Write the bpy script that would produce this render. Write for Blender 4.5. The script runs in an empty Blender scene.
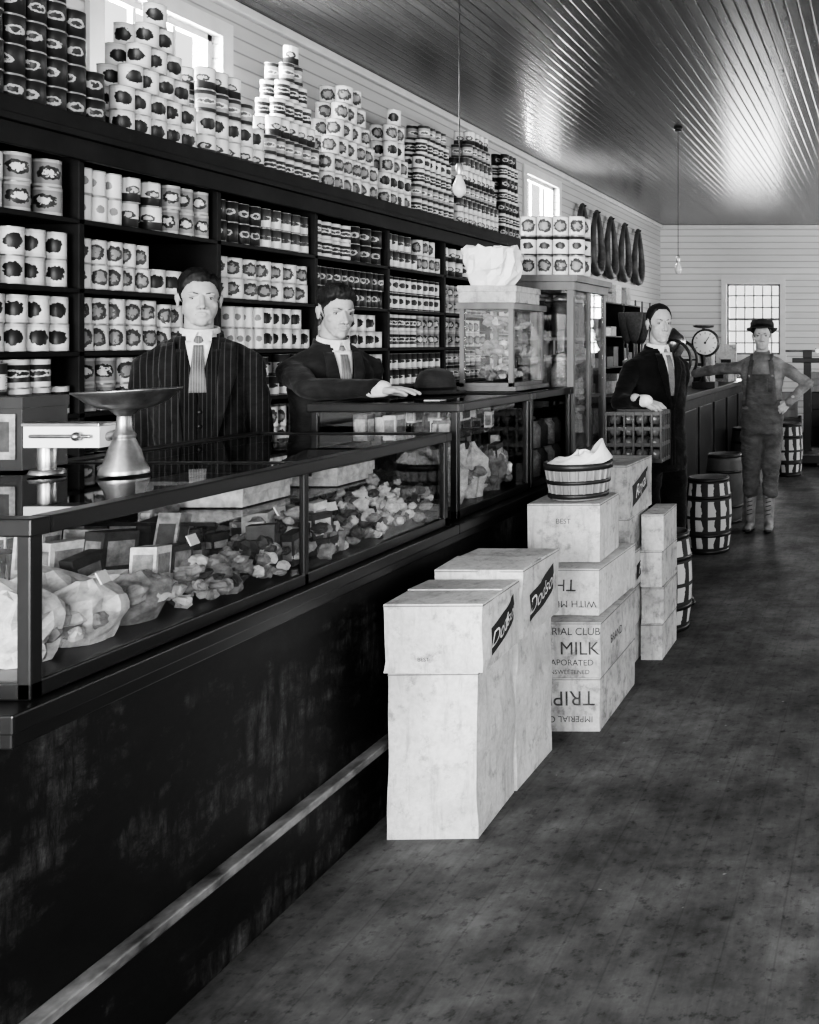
import bpy, math, random
from mathutils import Vector, Matrix, noise
random.seed(11)
C=bpy.context
R=math.radians

# ---------------------------------------------------------------- helpers
def link(o):
    C.scene.collection.objects.link(o); return o
class MB:
    def __init__(s): s.v=[];s.f=[];s.m=[];s.uv=[];s.sm=[]
    def add(s,vs,fs,mat=0,uvs=None,smooth=False,M=None):
        o=len(s.v)
        if M is not None: vs=[M@Vector(p) for p in vs]
        s.v.extend([tuple(p) for p in vs])
        for i,f in enumerate(fs):
            s.f.append(tuple(o+a for a in f)); s.m.append(mat if isinstance(mat,int) else mat[i]); s.sm.append(smooth)
            s.uv.append(uvs[i] if uvs else None)
    def box(s,x0,x1,y0,y1,z0,z1,mat=0,M=None):
        vs=[(x0,y0,z0),(x1,y0,z0),(x1,y1,z0),(x0,y1,z0),(x0,y0,z1),(x1,y0,z1),(x1,y1,z1),(x0,y1,z1)]
        fs=[(3,2,1,0),(4,5,6,7),(0,1,5,4),(1,2,6,5),(2,3,7,6),(3,0,4,7)]
        q=[(0,0),(1,0),(1,1),(0,1)]
        s.add(vs,fs,mat,[q]*6,False,M)
    def lathe(s,prof,seg=16,mat=0,M=None,front=0.0,smooth=True,cap0=True,cap1=True,sx=1,sy=1):
        n=len(prof);vs=[];fs=[];ms=[];uvs=[]
        z0=min(p[1] for p in prof);z1=max(p[1] for p in prof);dz=max(z1-z0,1e-6)
        for r,z in prof:
            for i in range(seg):
                a=front+(i/seg-0.5)*2*math.pi
                vs.append((r*math.cos(a)*sx,r*math.sin(a)*sy,z))
        for k in range(n-1):
            for i in range(seg):
                j=(i+1)%seg
                fs.append((k*seg+i,k*seg+j,(k+1)*seg+j,(k+1)*seg+i))
                ms.append(mat if isinstance(mat,int) else mat[k])
                va=(prof[k][1]-z0)/dz;vb=(prof[k+1][1]-z0)/dz
                uvs.append([(i/seg,va),((i+1)/seg,va),((i+1)/seg,vb),(i/seg,vb)])
        if cap0:
            fs.append(tuple(reversed(range(seg))));ms.append(mat if isinstance(mat,int) else mat[0]);uvs.append([(0,0)]*seg)
        if cap1:
            fs.append(tuple((n-1)*seg+i for i in range(seg)));ms.append(mat if isinstance(mat,int) else mat[-1]);uvs.append([(0,0)]*seg)
        s.add(vs,fs,ms,uvs,smooth,M)
    def capsule(s,p0,p1,r0,r1=None,seg=12,mat=0,M=None,rings=3):
        r1=r0 if r1 is None else r1
        p0=Vector(p0);p1=Vector(p1);d=p1-p0;L=d.length
        if L<1e-6: d=Vector((0,0,1));L=1e-6
        d=d.normalized();a=d.orthogonal().normalized();b=d.cross(a)
        vs=[];N=[]
        for k in range(rings+1):
            t=-math.pi/2+ (k+0.0)/rings*math.pi/2
            if k==0: t=-math.pi/2*0.93
            N.append((p0+d*(math.sin(t)*r0),math.cos(t)*r0))
        for k in range(rings+1):
            t=k/rings*math.pi/2
            if k==rings: t=math.pi/2*0.93
            N.append((p1+d*(math.sin(t)*r1),math.cos(t)*r1))
        for c,r in N:
            for i in range(seg):
                an=2*math.pi*i/seg
                vs.append(c+a*(r*math.cos(an))+b*(r*math.sin(an)))
        fs=[];n=len(N)
        for k in range(n-1):
            for i in range(seg):
                j=(i+1)%seg
                fs.append((k*seg+i,k*seg+j,(k+1)*seg+j,(k+1)*seg+i))
        fs.append(tuple(reversed(range(seg))));fs.append(tuple((n-1)*seg+i for i in range(seg)))
        s.add(vs,fs,mat,None,True,M)
    def chain(s,pts,rs,seg=12,mat=0,M=None):
        for i in range(len(pts)-1): s.capsule(pts[i],pts[i+1],rs[i],rs[i+1],seg,mat,M)
    def ell(s,c,r,seg=16,rings=10,mat=0,M=None,jit=0,smooth=True):
        if not hasattr(r,'__len__'): r=(r,r,r)
        vs=[];fs=[]
        for k in range(1,rings):
            t=-math.pi/2+math.pi*k/rings
            for i in range(seg):
                a=2*math.pi*i/seg
                q=1+random.uniform(-jit,jit)
                vs.append((c[0]+r[0]*math.cos(t)*math.cos(a)*q,c[1]+r[1]*math.cos(t)*math.sin(a)*q,c[2]+r[2]*math.sin(t)*q))
        b=len(vs);vs.append((c[0],c[1],c[2]-r[2]));vs.append((c[0],c[1],c[2]+r[2]))
        for k in range(rings-2):
            for i in range(seg):
                j=(i+1)%seg
                fs.append((k*seg+i,k*seg+j,(k+1)*seg+j,(k+1)*seg+i))
        for i in range(seg):
            j=(i+1)%seg
            fs.append((b,j,i));fs.append((b+1,(rings-2)*seg+i,(rings-2)*seg+j))
        s.add(vs,fs,mat,None,smooth,M)
    def loft(s,secs,seg=28,mat=0,M=None,e=2.4):
        vs=[];fs=[]
        for cx,cy,z,rx,ry in secs:
            for i in range(seg):
                a=2*math.pi*i/seg;c=math.cos(a);sn=math.sin(a)
                vs.append((cx+rx*math.copysign(abs(c)**(2/e),c),cy+ry*math.copysign(abs(sn)**(2/e),sn),z))
        n=len(secs)
        for k in range(n-1):
            for i in range(seg):
                j=(i+1)%seg
                fs.append((k*seg+i,k*seg+j,(k+1)*seg+j,(k+1)*seg+i))
        fs.append(tuple(reversed(range(seg))));fs.append(tuple((n-1)*seg+i for i in range(seg)))
        s.add(vs,fs,mat,None,True,M)
    def torus(s,c,R0,r,seg=24,rs=8,mat=0,M=None,sx=1,sy=1):
        vs=[];fs=[]
        for i in range(seg):
            a=2*math.pi*i/seg
            for k in range(rs):
                b=2*math.pi*k/rs;q=R0+r*math.cos(b)
                vs.append((c[0]+q*math.cos(a)*sx,c[1]+q*math.sin(a)*sy,c[2]+r*math.sin(b)))
        for i in range(seg):
            for k in range(rs):
                i2=(i+1)%seg;k2=(k+1)%rs
                fs.append((i*rs+k,i2*rs+k,i2*rs+k2,i*rs+k2))
        s.add(vs,fs,mat,None,True,M)
    def build(s,name,mats,parent=None,bevel=0,loc=None,rot=None,bseg=2):
        me=bpy.data.meshes.new(name)
        me.from_pydata(s.v,[],s.f)
        for m in mats: me.materials.append(m)
        me.polygons.foreach_set('material_index',s.m)
        me.polygons.foreach_set('use_smooth',s.sm)
        if any(u is not None for u in s.uv):
            ul=me.uv_layers.new(name='UVMap');fl=[]
            for f,u in zip(s.f,s.uv):
                if u is None or len(u)!=len(f): u=[(0,0)]*len(f)
                for a in u: fl+= [a[0],a[1]]
            ul.data.foreach_set('uv',fl)
        me.update()
        o=link(bpy.data.objects.new(name,me))
        if loc: o.location=loc
        if rot: o.rotation_euler=rot
        if parent: o.parent=parent
        if bevel:
            b=o.modifiers.new('bevel','BEVEL');b.width=bevel;b.segments=bseg;b.limit_method='ANGLE'
        return o

def empty(name,loc=(0,0,0),rot=(0,0,0)):
    o=link(bpy.data.objects.new(name,None));o.location=loc;o.rotation_euler=rot;o.empty_display_size=0.1
    return o
def fused(mb,name,mat,parent,voxel,it=4,wr=0,wsc=9,stretch=(1,1,1)):
    o=mb.build(name,[mat])
    r=o.modifiers.new('r','REMESH');r.mode='VOXEL';r.voxel_size=voxel
    sm=o.modifiers.new('s','SMOOTH');sm.factor=0.5;sm.iterations=it
    dg=C.evaluated_depsgraph_get();dg.update()
    me=bpy.data.meshes.new_from_object(o.evaluated_get(dg))
    o.modifiers.clear();old=o.data;o.data=me;bpy.data.meshes.remove(old)
    me.name=name
    if wr:
        ns=[v.normal.copy() for v in me.vertices]
        for v,n in zip(me.vertices,ns):
            p=Vector((v.co.x*stretch[0],v.co.y*stretch[1],v.co.z*stretch[2]))*wsc
            r_=1-abs(noise.noise(p*1.3+Vector((3,1,7))))*2
            v.co+=n*(wr*(noise.noise(p)+0.5*noise.noise(p*2.3)+.35*max(0,r_-.6)))
    me.polygons.foreach_set('use_smooth',[True]*len(me.polygons))
    me.materials.clear();me.materials.append(mat)
    if parent:o.parent=parent
    return o

# ---------------------------------------------------------------- materials
def nt(name):
    m=bpy.data.materials.new(name);m.use_nodes=True;t=m.node_tree
    return m,t,t.nodes['Principled BSDF']
class G:
    def __init__(s,t): s.t=t
    def n(s,k,**kw):
        x=s.t.nodes.new(k)
        for a,b in kw.items(): setattr(x,a,b)
        return x
    def set(s,sock,v):
        if isinstance(v,bpy.types.NodeSocket): s.t.links.new(v,sock)
        else: sock.default_value=v
    def m(s,op,a,b=0.0,c=0.0):
        x=s.n('ShaderNodeMath',operation=op);s.set(x.inputs[0],a);s.set(x.inputs[1],b)
        if op in('MULTIPLY_ADD',): s.set(x.inputs[2],c)
        return x.outputs[0]
    def mix(s,f,a,b):
        x=s.n('ShaderNodeMix',data_type='RGBA')
        s.set(x.inputs[0],f)
        for k,v in((6,a),(7,b)):
            if isinstance(v,(int,float)): v=(v,v,v,1)
            s.set(x.inputs[k],v)
        return x.outputs[2]
    def noise(s,vec,sc,det=3,rough=.5):
        x=s.n('ShaderNodeTexNoise');x.inputs['Scale'].default_value=sc;x.inputs['Detail'].default_value=det;x.inputs['Roughness'].default_value=rough
        if vec is not None: s.t.links.new(vec,x.inputs['Vector'])
        return x.outputs['Fac']
    def mr(s,v,a,b,c,d):
        x=s.n('ShaderNodeMapRange');s.set(x.inputs[0],v)
        for i,q in enumerate((a,b,c,d)): x.inputs[i+1].default_value=q
        return x.outputs[0]
    def bump(s,h,strength,dist=.01):
        x=s.n('ShaderNodeBump');x.inputs['Strength'].default_value=strength;x.inputs['Distance'].default_value=dist
        s.t.links.new(h,x.inputs['Height']);return x.outputs[0]
def mat(name,col,rough=.6,metal=0,var=.25,scale=6,bump=0,spec=.5,stretch=(1,1,1),coat=0):
    m,t,b=nt(name);g=G(t)
    tc=g.n('ShaderNodeTexCoord');mp=g.n('ShaderNodeMapping');mp.inputs['Scale'].default_value=stretch
    t.links.new(tc.outputs['Object'],mp.inputs[0])
    f=g.noise(mp.outputs[0],scale,4,.6)
    f2=g.mr(f,.3,.7,0,1)
    c=g.mix(f2,col*(1-var),min(1,col*(1+var)))
    t.links.new(c,b.inputs['Base Color'])
    b.inputs['Roughness'].default_value=rough;b.inputs['Metallic'].default_value=metal
    b.inputs['Specular IOR Level'].default_value=spec
    b.inputs['Coat Weight'].default_value=coat
    if bump: t.links.new(g.bump(f,bump),b.inputs['Normal'])
    return m
def stained(name,col,lo=.35,scale=3,th=.6):
    m,t,b=nt(name);g=G(t);tc=g.n('ShaderNodeTexCoord')
    oi=g.n('ShaderNodeObjectInfo');ad=g.n('ShaderNodeVectorMath',operation='ADD')
    sc=g.n('ShaderNodeVectorMath',operation='SCALE');g.t.links.new(oi.outputs['Location'],sc.inputs[0]);sc.inputs['Scale'].default_value=7.3
    t.links.new(tc.outputs['Object'],ad.inputs[0]);t.links.new(sc.outputs[0],ad.inputs[1]);v=ad.outputs[0]
    n1=g.noise(v,scale,6,.65);n2=g.noise(v,16,6,.75);n3=g.noise(v,60,3,.65)
    mp=g.n('ShaderNodeMapping');mp.inputs['Scale'].default_value=(9,9,1.2);t.links.new(v,mp.inputs[0])
    n4=g.noise(mp.outputs[0],4,4,.7)
    c=g.mix(g.mr(n1,.42,.66,0,.9),col,col*lo)
    c=g.mix(g.mr(n2,th-.08,th+.06,0,.75),c,col*.3)
    c=g.mix(g.mr(n4,.53,.68,0,.5),c,col*.38)
    c=g.mix(g.mr(n3,.4,.65,0,.3),c,col*.5)
    t.links.new(c,b.inputs['Base Color']);b.inputs['Roughness'].default_value=.85;b.inputs['Specular IOR Level'].default_value=.2
    t.links.new(g.bump(n2,.35),b.inputs['Normal'])
    return m
def boards(name,col,axis,w,rough,groove=.5,var=.12,gw=.1,bstr=.5,spec=.5,blot=0.0,scale=1.2):
    m,t,b=nt(name);g=G(t)
    tc=g.n('ShaderNodeTexCoord');sp=g.n('ShaderNodeSeparateXYZ');t.links.new(tc.outputs['Object'],sp.inputs[0])
    u=g.m('DIVIDE',sp.outputs[axis],w);fr=g.m('FRACT',u);fl=g.m('FLOOR',u)
    tri=g.m('ABSOLUTE',g.m('SUBTRACT',fr,.5))
    gr=g.mr(tri,.5-gw,.5,0,1)
    wn=g.n('ShaderNodeTexWhiteNoise',noise_dimensions='1D');t.links.new(fl,wn.inputs['W'])
    v=g.mr(wn.outputs['Value'],0,1,1-var,1+var)
    mp=g.n('ShaderNodeMapping')
    mp.inputs['Scale'].default_value=(8 if axis==0 else 1,1,8 if axis==2 else 1)
    t.links.new(tc.outputs['Object'],mp.inputs[0])
    n1=g.noise(mp.outputs[0],3,4,.6)
    v=g.m('MULTIPLY',v,g.mr(n1,.2,.8,1-var,1+var))
    if blot:
        n2=g.noise(tc.outputs['Object'],scale,6,.7)
        v=g.m('MULTIPLY',v,g.mr(n2,.35,.68,1-blot,1+blot))
        n3=g.noise(tc.outputs['Object'],5,5,.75)
        v=g.m('MULTIPLY',v,g.mr(n3,.3,.7,1-blot,1+blot))
        n4=g.noise(tc.outputs['Object'],26,3,.7)
        v=g.m('MULTIPLY',v,g.mr(n4,.55,.72,1,.4))
        gm=g.n('ShaderNodeMapping');gm.inputs['Scale'].default_value=(10,1,1);t.links.new(tc.outputs['Object'],gm.inputs[0])
        v=g.m('MULTIPLY',v,g.mr(g.noise(gm.outputs[0],4,5,.7),.35,.7,.88,1.12))
        v=g.m('ADD',v,g.mr(g.noise(tc.outputs['Object'],24,2,.5),.76,.80,0,1.6))
        t.links.new(g.mr(n2,.3,.7,rough+.12,rough-.1),b.inputs['Roughness'])
    else: b.inputs['Roughness'].default_value=rough
    v=g.m('MULTIPLY',v,g.mr(gr,0,1,1,1-groove))
    v=g.m('MULTIPLY',v,col)
    cc=g.n('ShaderNodeCombineColor')
    for k in range(3): t.links.new(v,cc.inputs[k])
    t.links.new(cc.outputs[0],b.inputs['Base Color'])
    b.inputs['Specular IOR Level'].default_value=spec
    h=g.m('SUBTRACT',g.m('MULTIPLY',n1,.1),gr)
    t.links.new(g.bump(h,bstr,.006),b.inputs['Normal'])
    return m
def label(name,base,oval,band,a=.14,b_=.27,inner=None,top=.86,bot=.14,txt=.5,rep=1):
    m,t,b=nt(name);g=G(t)
    uv=g.n('ShaderNodeUVMap');sp=g.n('ShaderNodeSeparateXYZ');t.links.new(uv.outputs[0],sp.inputs[0])
    u=sp.outputs[0];v=sp.outputs[1]
    if rep>1: u=g.m('FRACT',g.m('MULTIPLY',u,rep))
    du=g.m('DIVIDE',g.m('SUBTRACT',u,.5),a);dv=g.m('DIVIDE',g.m('SUBTRACT',v,.5),b_)
    tc=g.n('ShaderNodeTexCoord')
    nz=g.noise(tc.outputs['Object'],60,2,.6)
    d=g.m('ADD',g.m('MULTIPLY',du,du),g.m('MULTIPLY',dv,dv))
    d=g.m('ADD',d,g.mr(nz,.3,.7,-.35,.35))
    ov=g.m('LESS_THAN',d,1.0)
    c=g.mix(ov,base,oval)
    if inner is not None:
        iv=g.m('LESS_THAN',d,.33);c=g.mix(iv,c,inner)
    bd=g.m('MAXIMUM',g.m('GREATER_THAN',v,top),g.m('LESS_THAN',v,bot))
    c=g.mix(bd,c,band)
    st=g.m('LESS_THAN',g.m('FRACT',g.m('MULTIPLY',v,11)),.45)
    sd=g.m('GREATER_THAN',g.m('ABSOLUTE',g.m('SUBTRACT',u,.5)),.24)
    nn=g.m('GREATER_THAN',g.noise(tc.outputs['Object'],130,1,.5),.48)
    k=g.m('MULTIPLY',g.m('MULTIPLY',st,sd),g.m('MULTIPLY',nn,txt))
    c=g.mix(k,c,band)
    t.links.new(c,b.inputs['Base Color']);b.inputs['Roughness'].default_value=.42
    return m
def glass(name,tint=.93,f0=.04,rough=0.02,k=1.0):
    m,t,b=nt(name);g=G(t);t.nodes.remove(b)
    tr=g.n('ShaderNodeBsdfTransparent');tr.inputs[0].default_value=(tint,tint,tint,1)
    gl=g.n('ShaderNodeBsdfGlossy');gl.inputs['Roughness'].default_value=rough;gl.inputs[0].default_value=(.9,.9,.9,1)
    lw=g.n('ShaderNodeLayerWeight');lw.inputs[0].default_value=.5
    p=g.m('POWER',lw.outputs['Facing'],5.0)
    f=g.m('ADD',g.m('MULTIPLY',p,(1-f0)*k),f0)
    mx=g.n('ShaderNodeMixShader');t.links.new(f,mx.inputs[0]);t.links.new(tr.outputs[0],mx.inputs[1]);t.links.new(gl.outputs[0],mx.inputs[2])
    t.links.new(mx.outputs[0],t.nodes['Material Output'].inputs[0])
    return m
def stripes(name,c1,c2,n,axis='u',rough=.7,hoops=None,hc=.1):
    m,t,b=nt(name);g=G(t)
    uv=g.n('ShaderNodeUVMap');sp=g.n('ShaderNodeSeparateXYZ');t.links.new(uv.outputs[0],sp.inputs[0])
    u=sp.outputs[0];v=sp.outputs[1]
    f=g.m('FRACT',g.m('MULTIPLY',u if axis=='u' else v,n))
    tc=g.n('ShaderNodeTexCoord');nz=g.noise(tc.outputs['Object'],12,3)
    f=g.m('LESS_THAN',g.m('ADD',f,g.mr(nz,.3,.7,-.15,.15)),.5)
    c=g.mix(f,c1,c2)
    if hoops:
        for a,bb in hoops:
            k=g.m('MULTIPLY',g.m('GREATER_THAN',v,a),g.m('LESS_THAN',v,bb));c=g.mix(k,c,hc)
    t.links.new(c,b.inputs['Base Color']);b.inputs['Roughness'].default_value=rough
    return m
def cloth(name,col,stripe=0,n=60,rough=.9,fold=.5):
    m,t,b=nt(name);g=G(t)
    tc=g.n('ShaderNodeTexCoord');sp=g.n('ShaderNodeSeparateXYZ');t.links.new(tc.outputs['Object'],sp.inputs[0])
    nz=g.noise(tc.outputs['Object'],9,4,.6)
    c=g.mix(g.mr(nz,.3,.7,0,1),col*.6,min(.9,col*1.45))
    if stripe:
        f=g.m('LESS_THAN',g.m('FRACT',g.m('MULTIPLY',sp.outputs[0],n)),.14)
        c=g.mix(f,c,stripe)
    t.links.new(c,b.inputs['Base Color']);b.inputs['Roughness'].default_value=rough
    b.inputs['Specular IOR Level'].default_value=.15
    b.inputs['Sheen Weight'].default_value=.08
    mp=g.n('ShaderNodeMapping');mp.inputs['Scale'].default_value=(1,1,2.2);mp.inputs['Rotation'].default_value=(.4,.5,0);t.links.new(tc.outputs['Object'],mp.inputs[0])
    w1=g.noise(mp.outputs[0],7,3,.5)
    b1=g.n('ShaderNodeBump');b1.inputs['Strength'].default_value=fold;b1.inputs['Distance'].default_value=.05;t.links.new(w1,b1.inputs['Height'])
    wv=g.noise(tc.outputs['Object'],260,2)
    b2=g.n('ShaderNodeBump');b2.inputs['Strength'].default_value=.25;b2.inputs['Distance'].default_value=.002;t.links.new(wv,b2.inputs['Height']);t.links.new(b1.outputs[0],b2.inputs['Normal'])
    t.links.new(b2.outputs[0],b.inputs['Normal'])
    return m

mFloor=boards('floor_wood',.10,0,.14,.6,groove=.16,var=.07,gw=.03,bstr=.10,spec=.22,blot=.45,scale=.7)
mCeil=boards('ceiling_beadboard',.09,0,.075,.24,groove=.6,var=.25,gw=.12,bstr=.35,spec=.8)
mWallL=boards('wall_beadboard',.50,2,.085,.6,groove=.5,var=.06,gw=.1,bstr=.5)
mWallB=boards('back_wall_boards',.62,2,.11,.6,groove=.6,var=.05,gw=.09,bstr=.5)
mTrim=mat('painted_trim',.62,.5,var=.08)
mBlack=mat('black_varnish_wood',.010,.33,var=.5,scale=5,bump=.05,stretch=(1,.3,1))
def scuffed():
    m,t,b=nt('counter_scuffed_wood');g=G(t)
    tc=g.n('ShaderNodeTexCoord');mp=g.n('ShaderNodeMapping');mp.inputs['Scale'].default_value=(1,.7,1.2);t.links.new(tc.outputs['Object'],mp.inputs[0])
    n=g.noise(mp.outputs[0],4,9,.78)
    mp2=g.n('ShaderNodeMapping');mp2.inputs['Scale'].default_value=(1,5,1);mp2.inputs['Rotation'].default_value=(.5,0,0);t.links.new(tc.outputs['Object'],mp2.inputs[0])
    n2=g.noise(mp2.outputs[0],7,6,.75)
    f=g.m('MULTIPLY',g.mr(n,.50,.70,0,1),g.mr(n2,.40,.64,0,1))
    c=g.mix(f,.008,.11);t.links.new(c,b.inputs['Base Color'])
    t.links.new(g.mr(n,.3,.7,.42,.65),b.inputs['Roughness']);b.inputs['Specular IOR Level'].default_value=.25
    return m
mScuff=scuffed()
mDark=mat('dark_stained_wood',.02,.45,var=.4,scale=8,stretch=(1,1,.3))
mShelf=mat('shelf_dark_wood',.012,.6,var=.4,spec=.25)
mWood=mat('light_wood',.24,.6,var=.25,scale=10,stretch=(1,1,.2))
mWoodM=mat('mid_wood',.13,.5,var=.3,scale=10,stretch=(1,1,.2))
mWorn=mat('worn_trim_wood',.15,.5,var=.95,scale=11,stretch=(1,.7,1))
mCard=stained('cardboard',.62,.62,3,.62)
mCard2=stained('cardboard_worn',.52,.55,4,.6)
mCardD=mat('cardboard_seam',.16,.9,var=.2)
mInk=mat('printing_ink',.02,.8,var=.2)
mInkG=mat('faded_ink',.06,.8,var=.6,scale=30)
mPaper=mat('white_paper',.80,.8,var=.06,bump=.1)
mMetal=mat('tin_metal',.5,.35,metal=.8,var=.15)
mSteel=mat('nickel_steel',.28,.33,metal=.9,var=.45,scale=14)
mIron=mat('cast_iron',.025,.4,metal=.3,var=.3)
mGlass=glass('case_glass',.92,.05,k=.8)
mGlassT=glass('case_top_glass',.42,.06)
mWin=glass('window_glass',.95)
mMuntin=mat('weathered_sash',.2,.6,var=.2)
mSkin=mat('skin',.36,.62,var=.14,scale=26,spec=.3)
mEye=mat('eye_white',.24,.3,var=.02);mIris=mat('eye_iris',.012,.15,var=.1)
mBrow=mat('eyebrow_hair',.045,.8,var=.3)
mHair=mat('dark_hair',.012,.6,var=.6,scale=30,stretch=(1,.25,1),spec=.3)
mHairL=mat('brown_hair',.020,.6,var=.6,scale=30,stretch=(1,.25,1),spec=.3)
mShirt=cloth('white_shirt',.68,fold=.25)
mSuit1=cloth('pinstripe_suit',.014,.055,48)
mVest=cloth('pinstripe_vest',.010,.05,70,fold=.3)
mSuit2=cloth('grey_suit',.022)
mSuit3=cloth('black_suit',.007)
mTie=cloth('patterned_tie',.12,.3,120,fold=.2)
mTie2=cloth('plain_tie',.18,.06,90,fold=.2)
mDenim=cloth('denim_overalls',.085,fold=.8)
mWork=cloth('work_shirt',.16,fold=.8)
mHat=cloth('felt_hat',.03,fold=.3)
mBoot=mat('worn_leather',.17,.55,var=.4,scale=15)
mCollar=mat('harness_leather',.07,.5,var=.5,scale=8)
mShoe=mat('black_leather',.015,.3,var=.3)
mApple=mat('apple_skin',.085,.25,var=.5,scale=20)
mG1=mat('goods_pale',.60,.7,var=.35,scale=40);mG2=mat('goods_grey',.24,.7,var=.5,scale=40);mG3=mat('goods_dark',.045,.6,var=.4,scale=40)
mBulb=mat('bulb_glass',.6,.1,var=.05)
LAB=[label('label_white_oval',.78,.02,.7,a=.13,b_=.27,txt=.8),
     label('label_white_dark_band',.75,.03,.03,a=.11,b_=.17,top=.82,bot=.1,txt=.7),
     label('label_dark_light_oval',.02,.45,.03,a=.12,b_=.16,inner=.03,top=.93,bot=.07,txt=0),
     label('label_grey_script',.36,.75,.05,a=.2,b_=.13,inner=.1,top=.8,bot=.2),
     label('label_pale_plain',.8,.25,.4,a=.07,b_=.15,top=.95,bot=.05,txt=.9),
     label('label_black_white_band',.03,.7,.75,a=.34,b_=.13,inner=.03,top=.80,bot=.20,txt=0),
     label('label_fruit',.74,.06,.5,a=.15,b_=.33,inner=.25,top=.95,bot=.05),
     label('label_half_dark',.75,.05,.03,a=.12,b_=.16,top=.96,bot=.36,inner=.5),
     label('label_grey_oval',.28,.03,.5,a=.14,b_=.25,inner=.6,top=.88,bot=.12),
     label('label_top_dark',.72,.04,.05,a=.16,b_=.1,top=.6,bot=.06,txt=.8)]
CM=[mMetal]+LAB

# ---------------------------------------------------------------- room
XL,XR,YF,YB,HC=-3.9,3.7,-2.8,16.5,3.6
def wall(name,axis,pos,th,u0,u1,ops,m):
    mb=MB()
    def seg(a,b,c,d):
        if b-a<1e-4 or d-c<1e-4:return
        if axis=='x': mb.box(min(pos,pos+th),max(pos,pos+th),a,b,c,d)
        else: mb.box(a,b,min(pos,pos+th),max(pos,pos+th),c,d)
    c=u0
    for a,b,z0,z1 in sorted(ops):
        seg(c,a,0,HC);seg(a,b,0,z0);seg(a,b,z1,HC);c=b
    seg(c,u1,0,HC)
    return mb.build(name,[m])
opL=[(4.72,5.56,2.85,3.36),(10.3,11.3,2.85,3.4)]
opB=[(-2.75,-1.82,1.35,2.58),(.9,1.85,1.35,2.58)]
opF=[(-3.3,-.75,.7,2.95),(.75,3.3,.7,2.95)]
opR=[(3.0,4.4,1.2,2.7),(8.2,9.6,1.2,2.7),(12.8,14.2,1.2,2.7)]
wall('wall_left','x',XL,-.15,YF,YB,opL,mWallL)
wall('wall_right','x',XR,.15,YF,YB,opR,mWallL)
wall('wall_back','y',YB,.15,XL-.15,XR+.15,opB,mWallB)
wall('wall_front','y',YF,-.15,XL-.15,XR+.15,opF,mWallL)
mb=MB();mb.box(XL-.15,XR+.15,YF-.15,YB+.15,-.1,0);mb.build('floor',[mFloor])
mb=MB();mb.box(XL-.15,XR+.15,YF-.15,YB+.15,HC,HC+.1);mb.build('ceiling',[mCeil])
wi=0
def window(axis,pos,th,u0,u1,z0,z1,nx,nz,mm=None):
    global wi;wi+=1
    mb=MB();t=.05
    def bar(a,b,c,d,e0,e1,m=0):
        lo,hi=min(pos+e0*s,pos+e1*s),max(pos+e0*s,pos+e1*s)
        if axis=='x': mb.box(lo,hi,a,b,c,d,m)
        else: mb.box(a,b,lo,hi,c,d,m)
    s=1 if th>0 else -1
    w=.09
    bar(u0-w,u0,z0-w,z1+w,-.025,-.001);bar(u1,u1+w,z0-w,z1+w,-.025,-.001)
    bar(u0,u1,z1,z1+w,-.025,-.001);bar(u0-w-.02,u1+w+.02,z0-w,z0,-.05,-.001)
    for a in(u0,u1-.035): bar(a,a+.035,z0,z1,.04,.09,2)
    for c in(z0,z1-.035): bar(u0,u1,c,c+.035,.04,.09,2)
    for i in range(1,nx):
        x=u0+(u1-u0)*i/nx;bar(x-.011,x+.011,z0,z1,.05,.08,2)
    for i in range(1,nz):
        z=z0+(z1-z0)*i/nz;h=.02 if (nz%2==0 and i==nz//2) else .011
        bar(u0,u1,z-h,z+h,.05,.08,2)
    bar(u0,u1,z0,z1,.064,.067,1)
    mb.build('window_%d'%wi,[mTrim,mWin,mm or mTrim])
for a,b,c,d in opL: window('x',XL,-.15,a,b,c,d,3,1)
for a,b,c,d in opB: window('y',YB,.15,a,b,c,d,6,6,mMuntin)
for a,b,c,d in opF: window('y',YF,-.15,a,b,c,d,2,1)
for a,b,c,d in opR: window('x',XR,.15,a,b,c,d,2,2)
mb=MB();mb.box(-.55,.4,YB-.05,YB-.002,0,2.1,0)
for i in range(2):
    for k in range(2): mb.box(-.45+i*.44,-.45+i*.44+.37,YB-.065,YB-.05,.2+k*.95,1.0+k*.95,1)
mb.box(-.65,-.55,YB-.07,YB-.002,0,2.2,1);mb.box(.4,.5,YB-.07,YB-.002,0,2.2,1);mb.box(-.65,.5,YB-.07,YB-.002,2.1,2.2,1)
mb.ell((.33,YB-.09,1.0),.03,mat=2);mb.build('door_1',[mTrim,mWallB,mSteel],bevel=.004)
mb=MB();mb.box(-.5,.5,YF+.002,YF+.05,0,2.2,0);mb.box(-.35,.35,YF+.05,YF+.06,.9,2.0,1);mb.box(-.6,-.5,YF+.002,YF+.07,0,2.3,0);mb.box(.5,.6,YF+.002,YF+.07,0,2.3,0)
mb.ell((.42,YF+.09,1.0),.03,mat=2);mb.build('door_2',[mDark,mGlass,mSteel],bevel=.004)
mb=MB();mb.box(XL,XR,YB-.03,YB-.001,0,.18);mb.build('baseboard_back',[mTrim],bevel=.006)
mb=MB();mb.box(XL+.001,XL+.03,YF,YB-.03,0,.18);mb.build('baseboard_left',[mTrim],bevel=.006)
mb=MB();mb.box(XR-.03,XR-.001,YF,YB-.03,0,.18);mb.build('baseboard_right',[mTrim],bevel=.006)
mb=MB();mb.box(XL+.001,XL+.05,YF,YB,HC-.06,HC-.001);mb.box(XL+.05,XR,YB-.05,YB-.001,HC-.06,HC-.001);mb.build('trim_1',[mTrim],bevel=.01)

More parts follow.
